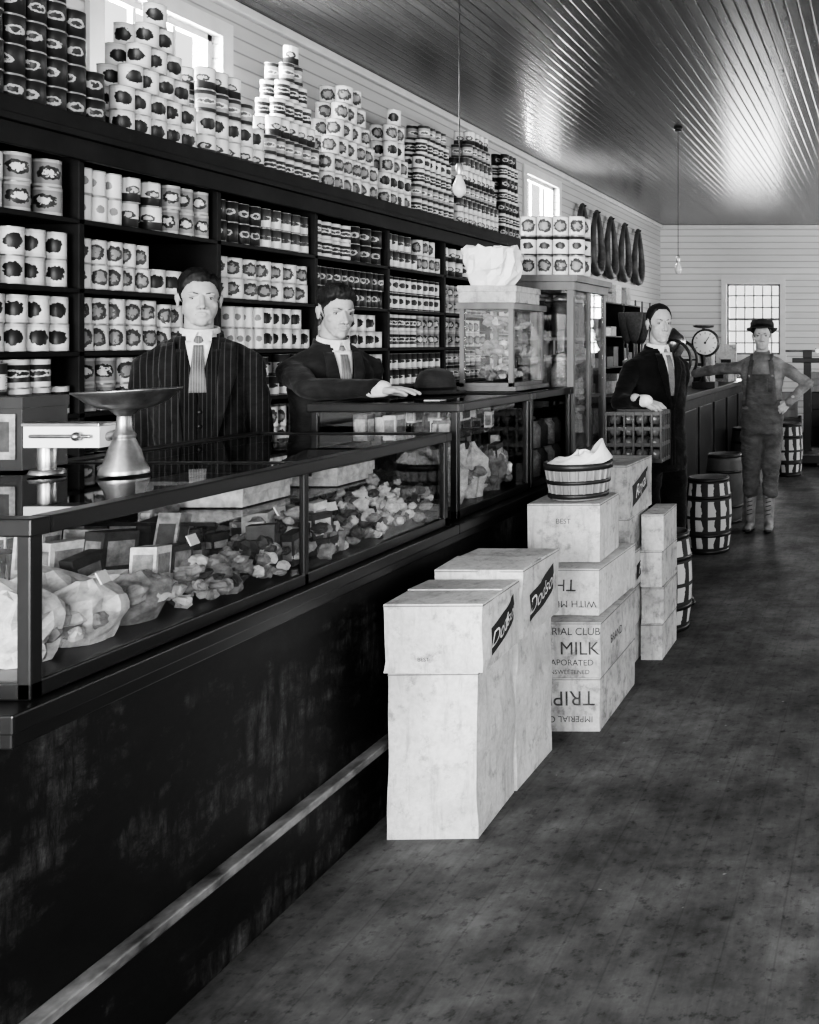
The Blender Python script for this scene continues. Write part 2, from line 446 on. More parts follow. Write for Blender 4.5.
# ---------------------------------------------------------------- wall shelving
posts=[2.39+.84*k for k in range(9)]
SH=[2.096,1.80,1.53,1.266,.97,.65,.30]
mb=MB();y0,y1=posts[0],posts[-1]
mb.box(-3.88,-3.36,y0-.05,y1+.05,2.45,2.52)
mb.box(-3.42,-3.385,y0-.03,y1+.03,2.34,2.45)
mb.box(-3.40,-3.35,y0-.05,y1+.05,2.425,2.455)
for s_ in SH: mb.box(-3.88,-3.44,y0,y1,s_-.022,s_)
mb.box(-3.88,-3.44,y0,y1,.0,.09)
for p in posts: mb.box(-3.88,-3.44,p-.014,p+.014,0,2.45)
mb.box(-3.895,-3.88,y0,y1,0,2.45)
mb.build('wall_shelving',[mShelf],bevel=.003)

def can(mb,x,y,z,r,h,lab,front=None,seg=14):
    if front is None: front=R(-50)+random.uniform(-.45,.45)
    prof=[(r,0),(r,.02*h),(.98*r,.03*h),(.98*r,.97*h),(r,.975*h),(r,h),(.92*r,h),(.9*r,.975*h),(.2*r,.975*h)]
    mb.lathe(prof,seg,[0,0,lab,0,0,0,0,0],Matrix.Translation((x,y,z)),front,True,True,True)
for b in range(8):
    mb=MB();ya=posts[b]+.018;yb=posts[b+1]-.018
    for si,s_ in enumerate(SH[:5]):
        gap={0:2.34,1:2.07,2:1.775,3:1.505,4:1.24}[si]-s_
        nseg=random.choice([1,2,2,3]) if si<4 else 2
        bounds=sorted([ya,yb]+[ya+(yb-ya)*(i+1)/nseg+random.uniform(-.06,.06) for i in range(nseg-1)])
        for q in range(len(bounds)-1):
            a,c=bounds[q],bounds[q+1]
            lab=random.choice([1,2,3,4,5,6,7,8,9,10,1,5,7,2,1])
            r=random.choice([.036,.041,.043,.047,.050])
            h=random.choice([.110,.117,.115])
            lay=2 if 2*h+.003<gap else 1
            if si==4: lay=random.choice([1,2])
            if random.random()<.04: lay=1
            n=max(1,int((c-a)/(2*r+.001)));st_=(c-a)/n
            for row in range(2):
                for k in range(n):
                    if random.random()<.02: continue
                    L=lay
                    if k>n-2 and random.random()<.25: L=1
                    for l in range(L):
                        can(mb,-3.49-row*(2*r+.01)+random.uniform(-.006,.006)-(r-.035),a+st_*(k+.5),s_+.001+l*h,r,h,lab,seg=14 if row==0 else 10)
    mb.build('shelved_canned_goods',CM)
def pyramid(name,ya,yb,rows,r,h,labs,x=-3.52,deep=2,align='c',steep=1):
    mb=MB();n0=int((yb-ya)/(2*r+.002));zt=2.522
    for k in range(rows):
        n=max(1,n0-int(k*steep))
        w=n*(2*r+.002)
        if align=='c': s0=(ya+yb)/2-w/2
        elif align=='l': s0=ya
        else: s0=yb-w
        for d in range(deep if n>1 else 1):
            for i in range(n):
                can(mb,x-d*(2*r+.004),s0+r+i*(2*r+.002)+(0 if align!='l' else random.uniform(-.004,.004)),zt+k*h,r,h,labs[k%len(labs)],seg=18 if d==0 else 12)
    mb.build(name,CM)
pyramid('can_pyramid',2.5,4.27,7,.048,.120,[3,3,3],align='l',steep=.5)
pyramid('can_pyramid',4.33,4.83,6,.048,.112,[1,1],align='c',steep=.8)
pyramid('can_pyramid',4.87,5.36,4,.047,.116,[8,1,4],align='l',steep=.7)
pyramid('can_pyramid',5.38,5.88,7,.040,.114,[6,4,8,6],align='c',steep=.85)
pyramid('can_pyramid',5.92,6.55,6,.050,.118,[7],align='c',steep=.9)
pyramid('can_pyramid',6.57,7.05,6,.047,.118,[7,1],align='c',steep=.7)
pyramid('can_pyramid',7.08,7.70,6,.043,.116,[6,4,6,2],align='c',steep=.6)
pyramid('can_pyramid',7.75,8.62,7,.043,.118,[8,10,4],align='c',steep=.9)
pyramid('can_pyramid',8.64,9.12,7,.040,.112,[3,6],align='c',steep=.35)

# ---------------------------------------------------------------- counter base
mb=MB()
mb.box(-2.24,-1.68,1.80,5.75,.0,.835)
mb.box(-1.68,-1.655,1.78,5.77,.0,.225);
mb.box(-1.682,-1.64,1.78,5.77,.225,.25,1)
mb.box(-2.41,-1.625,1.77,3.63,.835,.873,2)
mb.box(-2.27,-1.625,3.63,5.79,.835,.873,2)
mb.box(-1.67,-1.645,1.79,5.77,.80,.835,2)
mb.build('store_counter',[mScuff,mWorn,mBlack],bevel=.004)

def lumps(mb,x0,x1,y0,y1,z0,z1,n,smin,smax,mats,seed):
    rd=random.Random(seed)
    for i in range(n):
        x=rd.uniform(x0,x1);y=rd.uniform(y0,y1)
        top=z0+(z1-z0)*(.55+.45*noise.noise(Vector((x*4,y*3,seed))))
        z=rd.uniform(z0,max(z0+.01,top))
        s_=rd.uniform(smin,smax)
        z=max(z,z0+s_*.9)
        M=Matrix.Translation((x,y,z))@Matrix.Rotation(rd.uniform(0,3),4,Vector((rd.random(),rd.random(),rd.random()+.1)))
        mb.ell((0,0,0),(s_,s_*rd.uniform(.6,1),s_*rd.uniform(.5,.9)),8,6,rd.choice(mats),M,jit=.28,smooth=False)
def packs(mb,x0,x1,y0,y1,z0,n,mats,seed,hmax=.12,tilt=.25):
    rd=random.Random(seed)
    for i in range(n):
        w,d,h=rd.uniform(.03,.07),rd.uniform(.04,.09),rd.uniform(.05,hmax)
        x=rd.uniform(x0+w/2,x1-w/2);y=rd.uniform(y0+d/2,y1-d/2)
        M=Matrix.Translation((x,y,z0+rd.choice([0,0,.05])))@Matrix.Rotation(rd.uniform(-.5,.5),4,'Z')@Matrix.Rotation(rd.uniform(-tilt,tilt),4,'X')
        a=rd.choice(mats);b=rd.choice(mats)
        mb.box(-w/2,w/2,-d/2,d/2,0.01,h,a,M)
        mb.box(w/2,w/2+.0012,-d*.38,d*.38,h*.25,h*.8,b,M);mb.box(-w*.38,w*.38,-d/2-.0012,-d/2,h*.25,h*.8,b,M)
def bags(mb,pts,mats,seed):
    rd=random.Random(seed)
    for x,y,z,r,h in pts:
        n=18;rings=9;vs=[];fs=[];o_=rd.uniform(0,9)
        for k in range(rings):
            t=k/(rings-1);rr=r*(.8+.45*math.sin(t*math.pi*.75))*(1-.55*max(0,t-.75)/.25)
            for i in range(n):
                a=2*math.pi*i/n;q=1+.35*noise.noise(Vector((math.cos(a)*2.2+o_,math.sin(a)*2.2,t*3)))+.15*math.sin(a*7+t*3)*t
                vs.append((x+rr*q*math.cos(a),y+rr*q*math.sin(a),z+h*t*(1+.15*noise.noise(Vector((math.cos(a)+o_,math.sin(a),0))))))
        for k in range(rings-1):
            for i in range(n):
                j=(i+1)%n;fs.append((k*n+i,k*n+j,(k+1)*n+j,(k+1)*n+i))
        fs.append(tuple((rings-1)*n+i for i in range(n)))
        mb.add(vs,fs,rd.choice(mats))

def showcase(name,x0,x1,y0,y1,z0,z1,divs,fr=.028):
    e=empty(name)
    mb=MB()
    for x in(x0,x1-fr):
        for y in(y0,y1-fr): mb.box(x,x+fr,y,y+fr,z0,z1-.03)
    for y in divs: mb.box(x1-fr*.6,x1,y-.011,y+.011,z0,z1-.03)
    mb.box(x0,x1,y0,y1,z0,z0+.035)
    for a,b in((y0-.01,y0+.035),(y1-.035,y1+.01)): mb.box(x0-.01,x1+.01,a,b,z1-.035,z1)
    mb.box(x0-.01,x0+.06,y0+.035,y1-.035,z1-.035,z1);mb.box(x1-.035,x1+.01,y0+.035,y1-.035,z1-.035,z1)
    for y in divs: mb.box(x0+.05,x1-.03,y-.015,y+.015,z1-.03,z1-.001)
    mb.box(x0,x0+.012,y0+fr,y1-fr,z0+.03,z1-.03)
    mb.build(name+'_frame',[mBlack],e,bevel=.004)
    mb=MB()
    mb.box(x1-.012,x1-.010,y0+fr,y1-fr,z0+.035,z1-.03,0)
    mb.box(x0+fr,x1-fr,y0+.008,y0+.010,z0+.035,z1-.03,0)
    mb.box(x0+fr,x1-fr,y1-.012,y1-.010,z0+.035,z1-.03,0)
    x_0,x_1,y_0,y_1,zt=x0+.05,x1-.03,y0+.03,y1-.03,z1-.004
    mb.add([(x_0,y_0,zt),(x_1,y_0,zt),(x_1,y_1,zt),(x_0,y_1,zt)],[(0,1,2,3)],1)
    mb.build(name+'_glass',[mGlass,mGlassT],e)
    return e
e=showcase('display_case',-2.40,-1.655,1.84,3.60,.874,1.228,[2.72])
mb=MB()
bags(mb,[(-1.78,1.96,.91,.055,.14),(-1.77,2.10,.91,.06,.13),(-1.92,2.02,.91,.06,.15),(-1.78,2.25,.91,.055,.11),(-1.95,2.20,.91,.07,.13),(-2.1,2.1,.91,.07,.14)],[0,0,0,1],40)
lumps(mb,-2.3,-1.69,1.90,2.40,.91,1.08,240,.016,.030,[0,0,0,1,1],3)
lumps(mb,-2.1,-1.69,2.36,2.72,.91,1.10,260,.014,.028,[0,1,1,2],4)
packs(mb,-2.3,-1.76,2.25,2.70,.93,44,[0,1,2,1,2],22,.15)
packs(mb,-1.95,-1.69,2.62,3.0,.91,20,[1,2,0,2],25,.12)
lumps(mb,-2.3,-1.69,2.75,3.20,.91,1.12,330,.014,.028,[0,1,1,2],5)
lumps(mb,-2.2,-1.69,3.15,3.54,.91,1.19,380,.014,.026,[0,0,1,1,2],6)
packs(mb,-2.3,-1.9,2.75,3.5,.90,30,[0,1,2,1],23,.12)
for i in range(5):
    y=2.1+i*.30;M=Matrix.Translation((-1.73-.02*(i%2),y,1.05+.02*(i%3)))@Matrix.Rotation(random.uniform(-.5,.5),4,'Z')@Matrix.Rotation(R(65),4,'Y')
    mb.box(-.014,.014,-.018,.018,0,.003,3,M)
mb.build('case_goods',[mG1,mG2,mG3,mPaper],e)
mb=MB();mb.box(-2.32,-1.76,2.50,3.50,1.090,1.093,0);mb.box(-2.32,-1.76,2.495,2.50,1.086,1.096,1);mb.build('case_glass_shelf',[mGlass,mBlack],e)
def candy_box(x0,x1,y0,y1,z0,h):
    mb=MB();mb.box(x0,x1,y0,y1,z0,z0+h*.8,0);mb.box(x0-.004,x1+.004,y0-.004,y1+.004,z0+h*.45,z0+h,0)
    mb.box(x0+.05,x0+.14,y0-.006,y0-.004,z0+h*.55,z0+h*.85,1)
    mb.box((x0+x1)/2-.05,(x0+x1)/2+.05,y0+.06,y0+.14,z0+h,z0+h+.002,1)
    mb.build('candy_box',[mG1,mInkG],e,bevel=.003)
candy_box(-2.14,-1.84,2.72,2.94,1.096,.075)
candy_box(-2.02,-1.80,3.12,3.34,1.096,.060)

e2=showcase('display_case',-2.25,-1.675,3.72,4.48,.874,1.33,[])
mb=MB();lumps(mb,-2.18,-1.71,3.79,4.42,.91,1.16,300,.022,.04,[0,0,1,1],8);packs(mb,-2.1,-1.71,3.79,4.42,1.0,30,[0,1,0,2],31,.15)
bags(mb,[(-1.77,3.85,.91,.055,.2),(-1.77,4.05,.91,.055,.22),(-1.77,4.25,.91,.055,.2)],[0,0,1],41)
mb.build('case_goods',[mG1,mG2,mG3],e2)
mb=MB();mb.box(-2.2,-1.72,3.76,4.44,1.18,1.183);mb.build('case_glass_shelf',[mGlass],e2)
mb=MB();packs(mb,-2.15,-1.75,3.82,4.42,1.180,34,[0,1,2],32,.10,.05)
mb.build('case_shelf_goods',[mG1,mG2,mG3],e2)
e3=showcase('display_case',-2.25,-1.675,4.50,5.07,.874,1.33,[])
mb=MB()
for i in range(4):
    for j in range(5):
        for k in range(2): mb.lathe([(.045,0),(.045,.1),(.03,.12),(.03,.13)],12,(i+j)%2,Matrix.Translation((-1.74-.12*i,4.57+j*.1,.91+k*.14)))
mb.build('case_jars',[mG3,mG2],e3)

e=empty('countertop_glass_cabinet')
x0,x1,y0,y1,z0,z1=-2.07,-1.81,4.62,5.04,1.331,1.76
mb=MB();mb.box(x0-.02,x1+.02,y0-.02,y1+.02,z0,z0+.022)
for x in(x0,x1-.022):
    for y in(y0,y1-.022): mb.box(x,x+.022,y,y+.022,z0+.02,z1)
mb.box(x0-.012,x1+.012,y0-.012,y1+.012,z1-.03,z1);mb.box(x0,x1,y0,y1,z0+.02,z0+.04)
for z in(1.49,1.62): mb.box(x0+.01,x1-.01,y0+.01,y1-.01,z,z+.003,1)
mb.box(x0+.022,x1-.022,y0+.007,y0+.009,z0+.04,z1-.03,1);mb.box(x1-.009,x1-.007,y0+.022,y1-.022,z0+.04,z1-.03,1)
mb.build('cabinet_frame',[mWoodM,mGlass],e,bevel=.003)
mb=MB()
for z,n in((1.375,36),(1.497,30),(1.627,22)): lumps(mb,x0+.05,x1-.05,y0+.05,y1-.05,z,z+.09,n,.02,.034,[0,1,1],int(z*100))
mb.build('cabinet_goods',[mG1,mG2],e)
mb=MB();mb.box(-2.08,-1.80,4.63,4.95,1.762,1.84);mb.box(-2.085,-1.795,4.625,4.955,1.815,1.845);mb.build('flat_carton',[mCard2],bevel=.003)
def crumple(name,c,rx,ry,h,mat_,seed,parent=None):
    mb=MB();n=30;rings=12;vs=[];fs=[]
    for k in range(rings):
        t=k/(rings-1)
        for i in range(n):
            a=2*math.pi*i/n
            q=1+.3*noise.noise(Vector((math.cos(a)*2.5,math.sin(a)*2.5,t*3+seed)))+.12*noise.noise(Vector((math.cos(a)*7,math.sin(a)*7,t*6)))
            if t<.75: rr=.95-.25*math.cos(min(1,t/.7)*math.pi*1.0+.6)*.9; zz=t/.75
            else: rr=(1-(t-.75)/.25)*1.1; zz=1-.12*math.sin((t-.75)*9)
            rr=min(rr,1.12)
            zz+=.22*noise.noise(Vector((math.cos(a)*3,math.sin(a)*3,t*4+seed*2)))*(t>.2)
            vs.append((c[0]+rx*rr*q*math.cos(a),c[1]+ry*rr*q*math.sin(a),c[2]+h*max(0,zz)))
    for k in range(rings-1):
        for i in range(n):
            j=(i+1)%n;fs.append((k*n+i,k*n+j,(k+1)*n+j,(k+1)*n+i))
    fs.append(tuple(reversed(range(n))));fs.append(tuple((rings-1)*n+i for i in range(n)))
    mb.add(vs,fs,0)
    return mb.build(name,[mat_],parent)
crumple('paper_wrapped_package',(-1.97,4.78,1.847),.115,.12,.20,mPaper,2)

e=empty('tall_glass_cabinet')
x0,x1,y0,y1,z0,z1=-2.02,-1.68,5.12,5.72,.874,1.93
mb=MB()
for x in(x0,x1-.035):
    for y in(y0,y1-.035): mb.box(x,x+.035,y,y+.035,z0,z1-.05)
mb.box(x0-.03,x1+.03,y0-.03,y1+.03,z1-.035,z1);mb.box(x0-.01,x1+.01,y0-.01,y1+.01,z1-.08,z1-.035)
mb.box(x0,x1,y0,y1,z0,z0+.1);mb.box(x0,x0+.012,y0,y1,z0,z1-.05)
mb.box(x1-.02,x1-.002,(y0+y1)/2-.02,(y0+y1)/2+.02,z0+.1,z1-.08)
for z in(1.25,1.58): mb.box(x0+.01,x1-.02,y0+.02,y1-.02,z,z+.015)
mb.box(x0+.035,x1-.035,y0+.01,y0+.012,z0+.1,z1-.08,1);mb.box(x1-.012,x1-.010,y0+.035,y1-.035,z0+.1,z1-.08,1)
mb.build('cabinet_frame',[mWoodM,mGlass],e,bevel=.004)
mb=MB()
for i in range(4):
    for z,mm in((.975,0),(1.265,1),(1.595,0)):
        for x in(-1.78,-1.91):
            mb.lathe([(.05,0),(.055,.02),(.055,.15),(.04,.18),(.04,.2),(.045,.2),(.045,.215),(.01,.23)],14,[mm,mm,mm,mm,2,2,2],Matrix.Translation((x,5.22+i*.13,z)))
mb.build('cabinet_jars',[mG3,mG2,mMetal],e)
mb=MB()
for k in range(3):
    for i in range(4):
        for d in range(2): can(mb,-1.95+i*.088,5.2+d*.1,1.932+k*.108,.043,.107,7 if k!=1 else 2,front=R(-75),seg=18)
mb.build('stacked_cans',CM)

# ---------------------------------------------------------------- counter scale
e=empty('countertop_scale',(-1.97,2.46,1.229))
mb=MB()
mb.lathe([(.055,0),(.053,.012),(.044,.03),(.036,.06),(.024,.09),(.026,.1),(.018,.115),(.016,.15),(.03,.165),(.035,.17)],24,0)
mb.box(-.235,-.04,-.03,.03,.070,.130,1);mb.box(-.237,-.038,-.034,.034,.125,.133,0)
mb.capsule((-.21,-.036,.100),(-.06,-.036,.100),.005,mat=0);mb.ell((-.09,-.04,.100),.012,mat=0)
mb.lathe([(.02,.0),(.02,.07)],12,0,Matrix.Translation((-.20,0,0)));mb.lathe([(.04,0),(.035,.012)],16,0,Matrix.Translation((-.20,0,0)))
mb.capsule((-.06,0,.09),(.0,0,.11),.012,mat=0)
mb.build('scale_body',[mSteel,mTrim],e,bevel=.002)
mb=MB()
pr=[(.03,.17),(.06,.178),(.085,.190),(.102,.208),(.112,.216),(.122,.218),(.122,.214),(.106,.203),(.088,.185),(.062,.173),(.03,.165)]
mb.lathe(pr,32,0,Matrix.Translation((.02,0,.0))@Matrix.Rotation(R(-3),4,'Y'),sx=1,sy=.85)
mb.build('scale_pan',[mSteel],e)
mb=MB();mb.box(-.055,.055,-.07,.07,0,.19,0);mb.box(-.058,.058,-.073,.073,.165,.195,0);mb.box(-.04,.04,-.0745,-.072,.03,.15,1);mb.box(-.025,.025,-.0755,-.0745,.05,.13,2)
mb.build('tobacco_tin',[mDark,mG2,mG3],loc=(-2.335,2.58,1.2295),bevel=.004)

# ---------------------------------------------------------------- cartons
def carton(x0,x1,y0,y1,z0,z1,yaw=0,m=None,front=[],side=[],patch=None,bulge=.005,seed=0,taper=0,word='Mason',wear=.004):
    cx,cy=(x0+x1)/2,(y0+y1)/2;w,d,h=x1-x0,y1-y0,z1-z0
    mb=MB();n=12
    def D(p):
        q=Vector((p[0]*5+seed*3.1,p[1]*5,p[2]*5));k=min(1,max(0,p[2]/h)*6)*min(1,max(0,(h-p[2])/h)*6+.25)
        return (p[0]+wear*k*noise.noise(q),p[1]+wear*k*noise.noise(q+Vector((9,0,0))),p[2])
    def bl(u,v,k=0): 
        q_=math.sin(math.pi*u)*math.sin(math.pi*v)
        return bulge*q_+1.3*bulge*noise.noise(Vector((u*4+seed+k,v*4,x0*7)))*min(1,q_*2)
    tp=lambda v:1-taper*(v)
    F=lambda u,v,o=0:D(((-w/2+w*u)*tp(v),-d/2*tp(v)-bl(u,v)-o,h*v))
    S=lambda u,v,o=0:D((w/2*tp(v)+bl(u,v,5)+o,(-d/2+d*u)*tp(v),h*v))
    def face(fn):
        vs=[];fs=[]
        for i in range(n+1):
            for j in range(n+1): vs.append(fn(i/n,j/n))
        for i in range(n):
            for j in range(n):
                a=i*(n+1)+j;fs.append((a,a+n+1,a+n+2,a+1))
        mb.add(vs,fs,0,None,True)
    face(F);face(S)
    face(lambda u,v:D(((w/2-w*u)*tp(v),d/2*tp(v)+bl(u,v),h*v)))
    face(lambda u,v:D((-w/2*tp(v)-bl(u,v),(d/2-d*u)*tp(v),h*v)))
    face(lambda u,v:D(((-w/2+w*u)*tp(1),(-d/2+d*v)*tp(1),h-.004)))
    face(lambda u,v:((-w/2+w*v),(-d/2+d*u),0))
    q=tp(1)
    rr=random.Random(seed+99);t1,t2=rr.uniform(0,.010),rr.uniform(0,.010)
    def flap(ya,yb,l):
        vs=[(-w/2*q,ya,h-.004),(w/2*q,ya,h-.004),(w/2*q,yb,h-.004+l),(-w/2*q,yb,h-.004+l)]
        vs+=[(a,b,c+.004) for a,b,c in vs]
        mb.add(vs,[(3,2,1,0),(4,5,6,7),(0,1,5,4),(1,2,6,5),(2,3,7,6),(3,0,4,7)],0)
    flap(-d/2*q,-.002,t1 if seed in(3,4) else 0);flap(d/2*q,.002,t2 if seed in(3,4) else 0)
    mb.box(-w/2*q-.001,w/2*q+.001,-d/2*q-.0015,-d/2*q,h-.008,h-.005,1)
    mb.box(w/2*q,w/2*q+.0015,-d/2*q,d/2*q,h-.008,h-.005,1)
    o=mb.build('cardboard_box',[m or mCard,mCardD],None,loc=(cx,cy,z0),rot=(0,0,yaw))
    def text(s_,size,fn,u,v,ang,mt,W_,shear=0,off=.0012,rise=0):
        cu=bpy.data.curves.new('lettering','FONT');cu.body=s_;cu.size=size;cu.align_x='CENTER';cu.align_y='CENTER';cu.shear=shear
        t_=link(bpy.data.objects.new('lettering',cu));dg=C.evaluated_depsgraph_get();dg.update()
        me=bpy.data.meshes.new_from_object(t_.evaluated_get(dg));bpy.data.objects.remove(t_)
        c_,s2=math.cos(R(ang)),math.sin(R(ang))
        for vv in me.vertices:
            a,b=vv.co.x,vv.co.y+vv.co.x*rise
            a,b=a*c_-b*s2,a*s2+b*c_
            vv.co=fn(min(1.0,max(0.0,u+a/W_)),min(1,max(0,v+b/h)),off)
        me.materials.clear();me.materials.append(mt)
        ob=link(bpy.data.objects.new('lettering',me));ob.parent=o
    for tx,sz,u,v,ang in front: text(tx,sz,F,u,v,ang,mInkG,w)
    for tx,sz,u,v,ang in side: text(tx,sz,S,u,v,ang,mInkG,d)
    if patch:
        u0,u1,v0,v1=patch;pb=MB();k=.13;N=8;vs=[];fs=[]
        for i in range(N+1):
            for j in range(N+1):
                u=u0+(u1-u0)*i/N;v=v0+(v1-v0)*j/N+k*(2*i/N-1)
                vs.append(S(u,v,.0012))
        for i in range(N):
            for j in range(N):
                a=i*(N+1)+j;fs.append((a,a+N+1,a+N+2,a+1))
        pb.add(vs,fs,0,None,True);pb.build('printed_label',[mInk],o)
        text(word,(u1-u0)*d*.33,S,(u0+u1)/2,(v0+v1)/2,0,mG1,d,shear=.4,off=.0026,rise=2*k*h/((u1-u0)*d))
    return o
carton(-1.575,-1.29,3.0,3.31,0,.525,R(1.5),bulge=.009,seed=1,taper=.015,wear=.014)
carton(-1.57,-1.285,3.325,3.66,0,.53,R(-1),bulge=.009,seed=2,taper=.015,wear=.014)
carton(-1.58,-1.27,2.99,3.30,.528,.745,R(1),patch=(.18,.82,.30,.70),bulge=.007,seed=3,front=[('BEST',.018,.4,.2,0)],wear=.012,word='Dodson')
carton(-1.57,-1.26,3.315,3.66,.533,.775,R(-1),patch=(.18,.82,.30,.70),bulge=.007,seed=4,wear=.012,word='Dodson')
carton(-1.51,-1.15,3.83,4.36,0,.215,0,m=mCard2,front=[('IMPERIAL CLUB',.035,.6,.24,180),('TRIPE',.085,.66,.64,180)],seed=5,bulge=.003)
carton(-1.50,-1.145,3.83,4.36,.217,.44,0,m=mCard2,front=[('IMPERIAL CLUB',.042,.60,.83,0),('MILK',.075,.76,.52,0),('EVAPORATED',.034,.62,.27,0),('UNSWEETENED',.025,.62,.1,0)],side=[('BRAND',.05,.4,.5,0)],seed=6,bulge=.003)
carton(-1.52,-1.17,3.92,4.42,.443,.635,R(-2),m=mCard,front=[('THE',.07,.55,.66,180),('WITH MILK',.04,.68,.25,180)],seed=7,bulge=.004)
carton(-1.515,-1.21,4.02,4.32,.638,.885,R(1),m=mCard,front=[('BEST',.03,.5,.7,0)],seed=8,bulge=.004)
zz=0
for i,hh in enumerate([.19,.19,.17,.17,.255]):
    carton(-1.46+.01*(i%2),-1.225+.008*(i%3),4.55-.02*(i%2)-(.04 if i==4 else 0),4.93,zz,zz+hh,R([0,1,-1,1,-2][i]),m=mCard2,seed=10+i,bulge=.003,patch=(.2,.8,.3,.7) if i in(2,4) else None,word='Royal');zz+=hh+.002
zz=0
for i in range(4):
    carton(-1.205,-1.10+.004*(i%2),4.69,5.01,zz,zz+.178,R([0,1,-1,1][i]),m=mCard2,seed=20+i,bulge=.002,wear=.003);zz+=.18

def basket(name,loc,r0,r1,h,paper=True):
    e=empty(name,loc);mb=MB()
    prof=[(r0*.98,0),(r0,.005),(r1,h),(r1-.006,h),(r0-.006,.012)]
    mb.lathe(prof,24,0,cap1=True,smooth=False)
    n=24
    for i in range(n):
        a=2*math.pi*i/n
        p0=Vector((r0*math.cos(a),r0*math.sin(a),.008));p1=Vector((r1*math.cos(a),r1*math.sin(a),h))
        mb.capsule(p0*1.015,Vector((p1.x*1.01,p1.y*1.01,h-.003)),.006,.007,6,0)
    for v,w in((.93,.014),(.5,.008),(.12,.01)):
        rr=r0+(r1-r0)*v+.006
        mb.lathe([(rr-.002,h*v-w),(rr+.004,h*v-w),(rr+.005,h*v+w),(rr-.002,h*v+w)],32,1,cap0=False,cap1=False)
    mb.build('woven_basket',[mWood,mDark],e)
    if paper:
        mb=MB();n=36;rings=10;vs=[];fs=[]
        for k in range(rings):
            t=k/(rings-1)
            for i in range(n):
                a=2*math.pi*i/n;nz=noise.noise(Vector((math.cos(a)*1.5,math.sin(a)*1.5,t*1.5+.7)))
                r=(r1-.010)*(1-t)+.002
                if k==0: r=r1+.006
                wing=max(0,math.cos(a-.35))**2
                z=h-.008+.035*math.sin(min(1,t*1.6)*math.pi/2)+.05*nz*min(1,t*2.5)+.095*wing*max(0,1-abs(t-.22)/.3)
                vs.append((r*math.cos(a),r*math.sin(a),z))
        for k in range(rings-1):
            for i in range(n):
                j=(i+1)%n;fs.append((k*n+i,k*n+j,(k+1)*n+j,(k+1)*n+i))
        mb.add(vs,fs,0);
        mb.build('paper_liner',[mPaper],e)
    return e
basket('round_basket',(-1.345,4.17,.890),.115,.138,.155)

mStave=stripes('barrel_staves',.02,.42,11,hoops=[(.0,.08),(.24,.31),(.46,.50),(.70,.77),(.93,1.0)],hc=.025)
mStaveD=mat('barrel_wood',.05,.6,var=.4)
def barrel(x,y,r,h,m=None):
    mb=MB();pr=[]
    for k in range(11):
        t=k/10;pr.append((r*(.86+.14*math.sin(math.pi*t)),h*t))
    pr+= [(r*.80,h),(r*.80,h-.03),(.01,h-.03)]
    mb.lathe(pr,28,[0]*10+[1,1,1])
    for v in(.03,.25,.75,.97):
        rr=r*(.86+.14*math.sin(math.pi*v))
        mb.lathe([(rr,h*v-.012),(rr+.004,h*v-.012),(rr+.004,h*v+.012),(rr,h*v+.012)],28,2,cap0=False,cap1=False)
    mb.build('wooden_keg',[m or mStave,mWoodM,mIron],loc=(x,y,0))
barrel(-1.215,5.22,.155,.53)
barrel(-1.326,7.15,.172,.56)
barrel(-1.40,8.3,.165,.60,mStaveD)
barrel(-1.74,7.1,.16,.5,mStaveD)
barrel(-1.14,11.2,.17,.62)
barrel(-1.55,10.6,.17,.62,mStaveD)

# ---------------------------------------------------------------- people
def headshape(mb,F):
    nl=F.get('nose',1.0);jw=F.get('jaw',1.0);ck=F.get('cheek',1.0);br=F.get('brow',0)
    mb.ell((0,.015,.035),(.074,.094,.084),28,18)
    mb.ell((0,-.022,-.030),(.0615*(.5+.5*jw),.064,.079),28,18)
    mb.ell((0,-.040,-.068),(.044*jw,.047,.049),20,12)
    mb.ell((0,-.066-F.get('chin',0),-.098),(.022*jw,.019,.018),14,8)
    for q in(-1,1):
        mb.capsule((q*.046*jw,.002,-.052),(q*.024*jw,-.050,-.096),.0145,.014,12)
        mb.ell((q*.027,-.0710-br,.021),(.025,.0135,.008),14,8)
        mb.ell((q*.039,-.048-.003*(ck-1)*3,-.026),(.022*ck,.0225,.020),14,8)
        mb.ell((q*.0755,.014,-.008),(.0065,.017,.031),14,10)
        mb.ell((q*.0815,.019,.006),(.0055,.013,.020),12,8)
        mb.ell((q*.0125,-.091,-.038),(.0085,.011,.0075),10,8)
        mb.chain([(q*.016,-.0700,.009),(q*.030,-.0745,.0125),(q*.044,-.0665,.008)],[.0035,.0045,.0035],8)
        mb.chain([(q*.017,-.0700,-.010),(q*.030,-.0735,-.012),(q*.043,-.066,-.009)],[.003,.0035,.003],8)
        mb.capsule((q*.020,-.0790,-.040),(q*.029,-.0715,-.064),.0070,.0060,8)
    mb.capsule((0,-.079,.012),(0,-.096-.0075*nl,-.033),.0072,.0115,12)
    mb.ell((0,-.075,-.066),(.026,.0135,.018),14,8)
    mb.ell((0,-.0870,-.0610),(.019,.0055,.0042),14,8);mb.ell((0,-.0855,-.0725),(.017,.0055,.0052),14,8)
    mb.chain([(0,.024,-.06),(0,.03,-.13),(0,.04,-.22)],[.053,.054,.060],18)
def hairline(ph,rec=0):
    K=[(0,.078+rec),(.45,.080+rec),(.75,.066+rec),(1.0,.040+rec*.5),(1.25,.022),(1.36,-.022),(1.46,-.022),(1.52,.030),(1.9,.036),(2.05,-.02),(2.3,-.075),(3.2,-.088)]
    for (a,b),(c,d) in zip(K,K[1:]):
        if a<=ph<=c: return b+(d-b)*(ph-a)/(c-a)
    return K[-1][1]
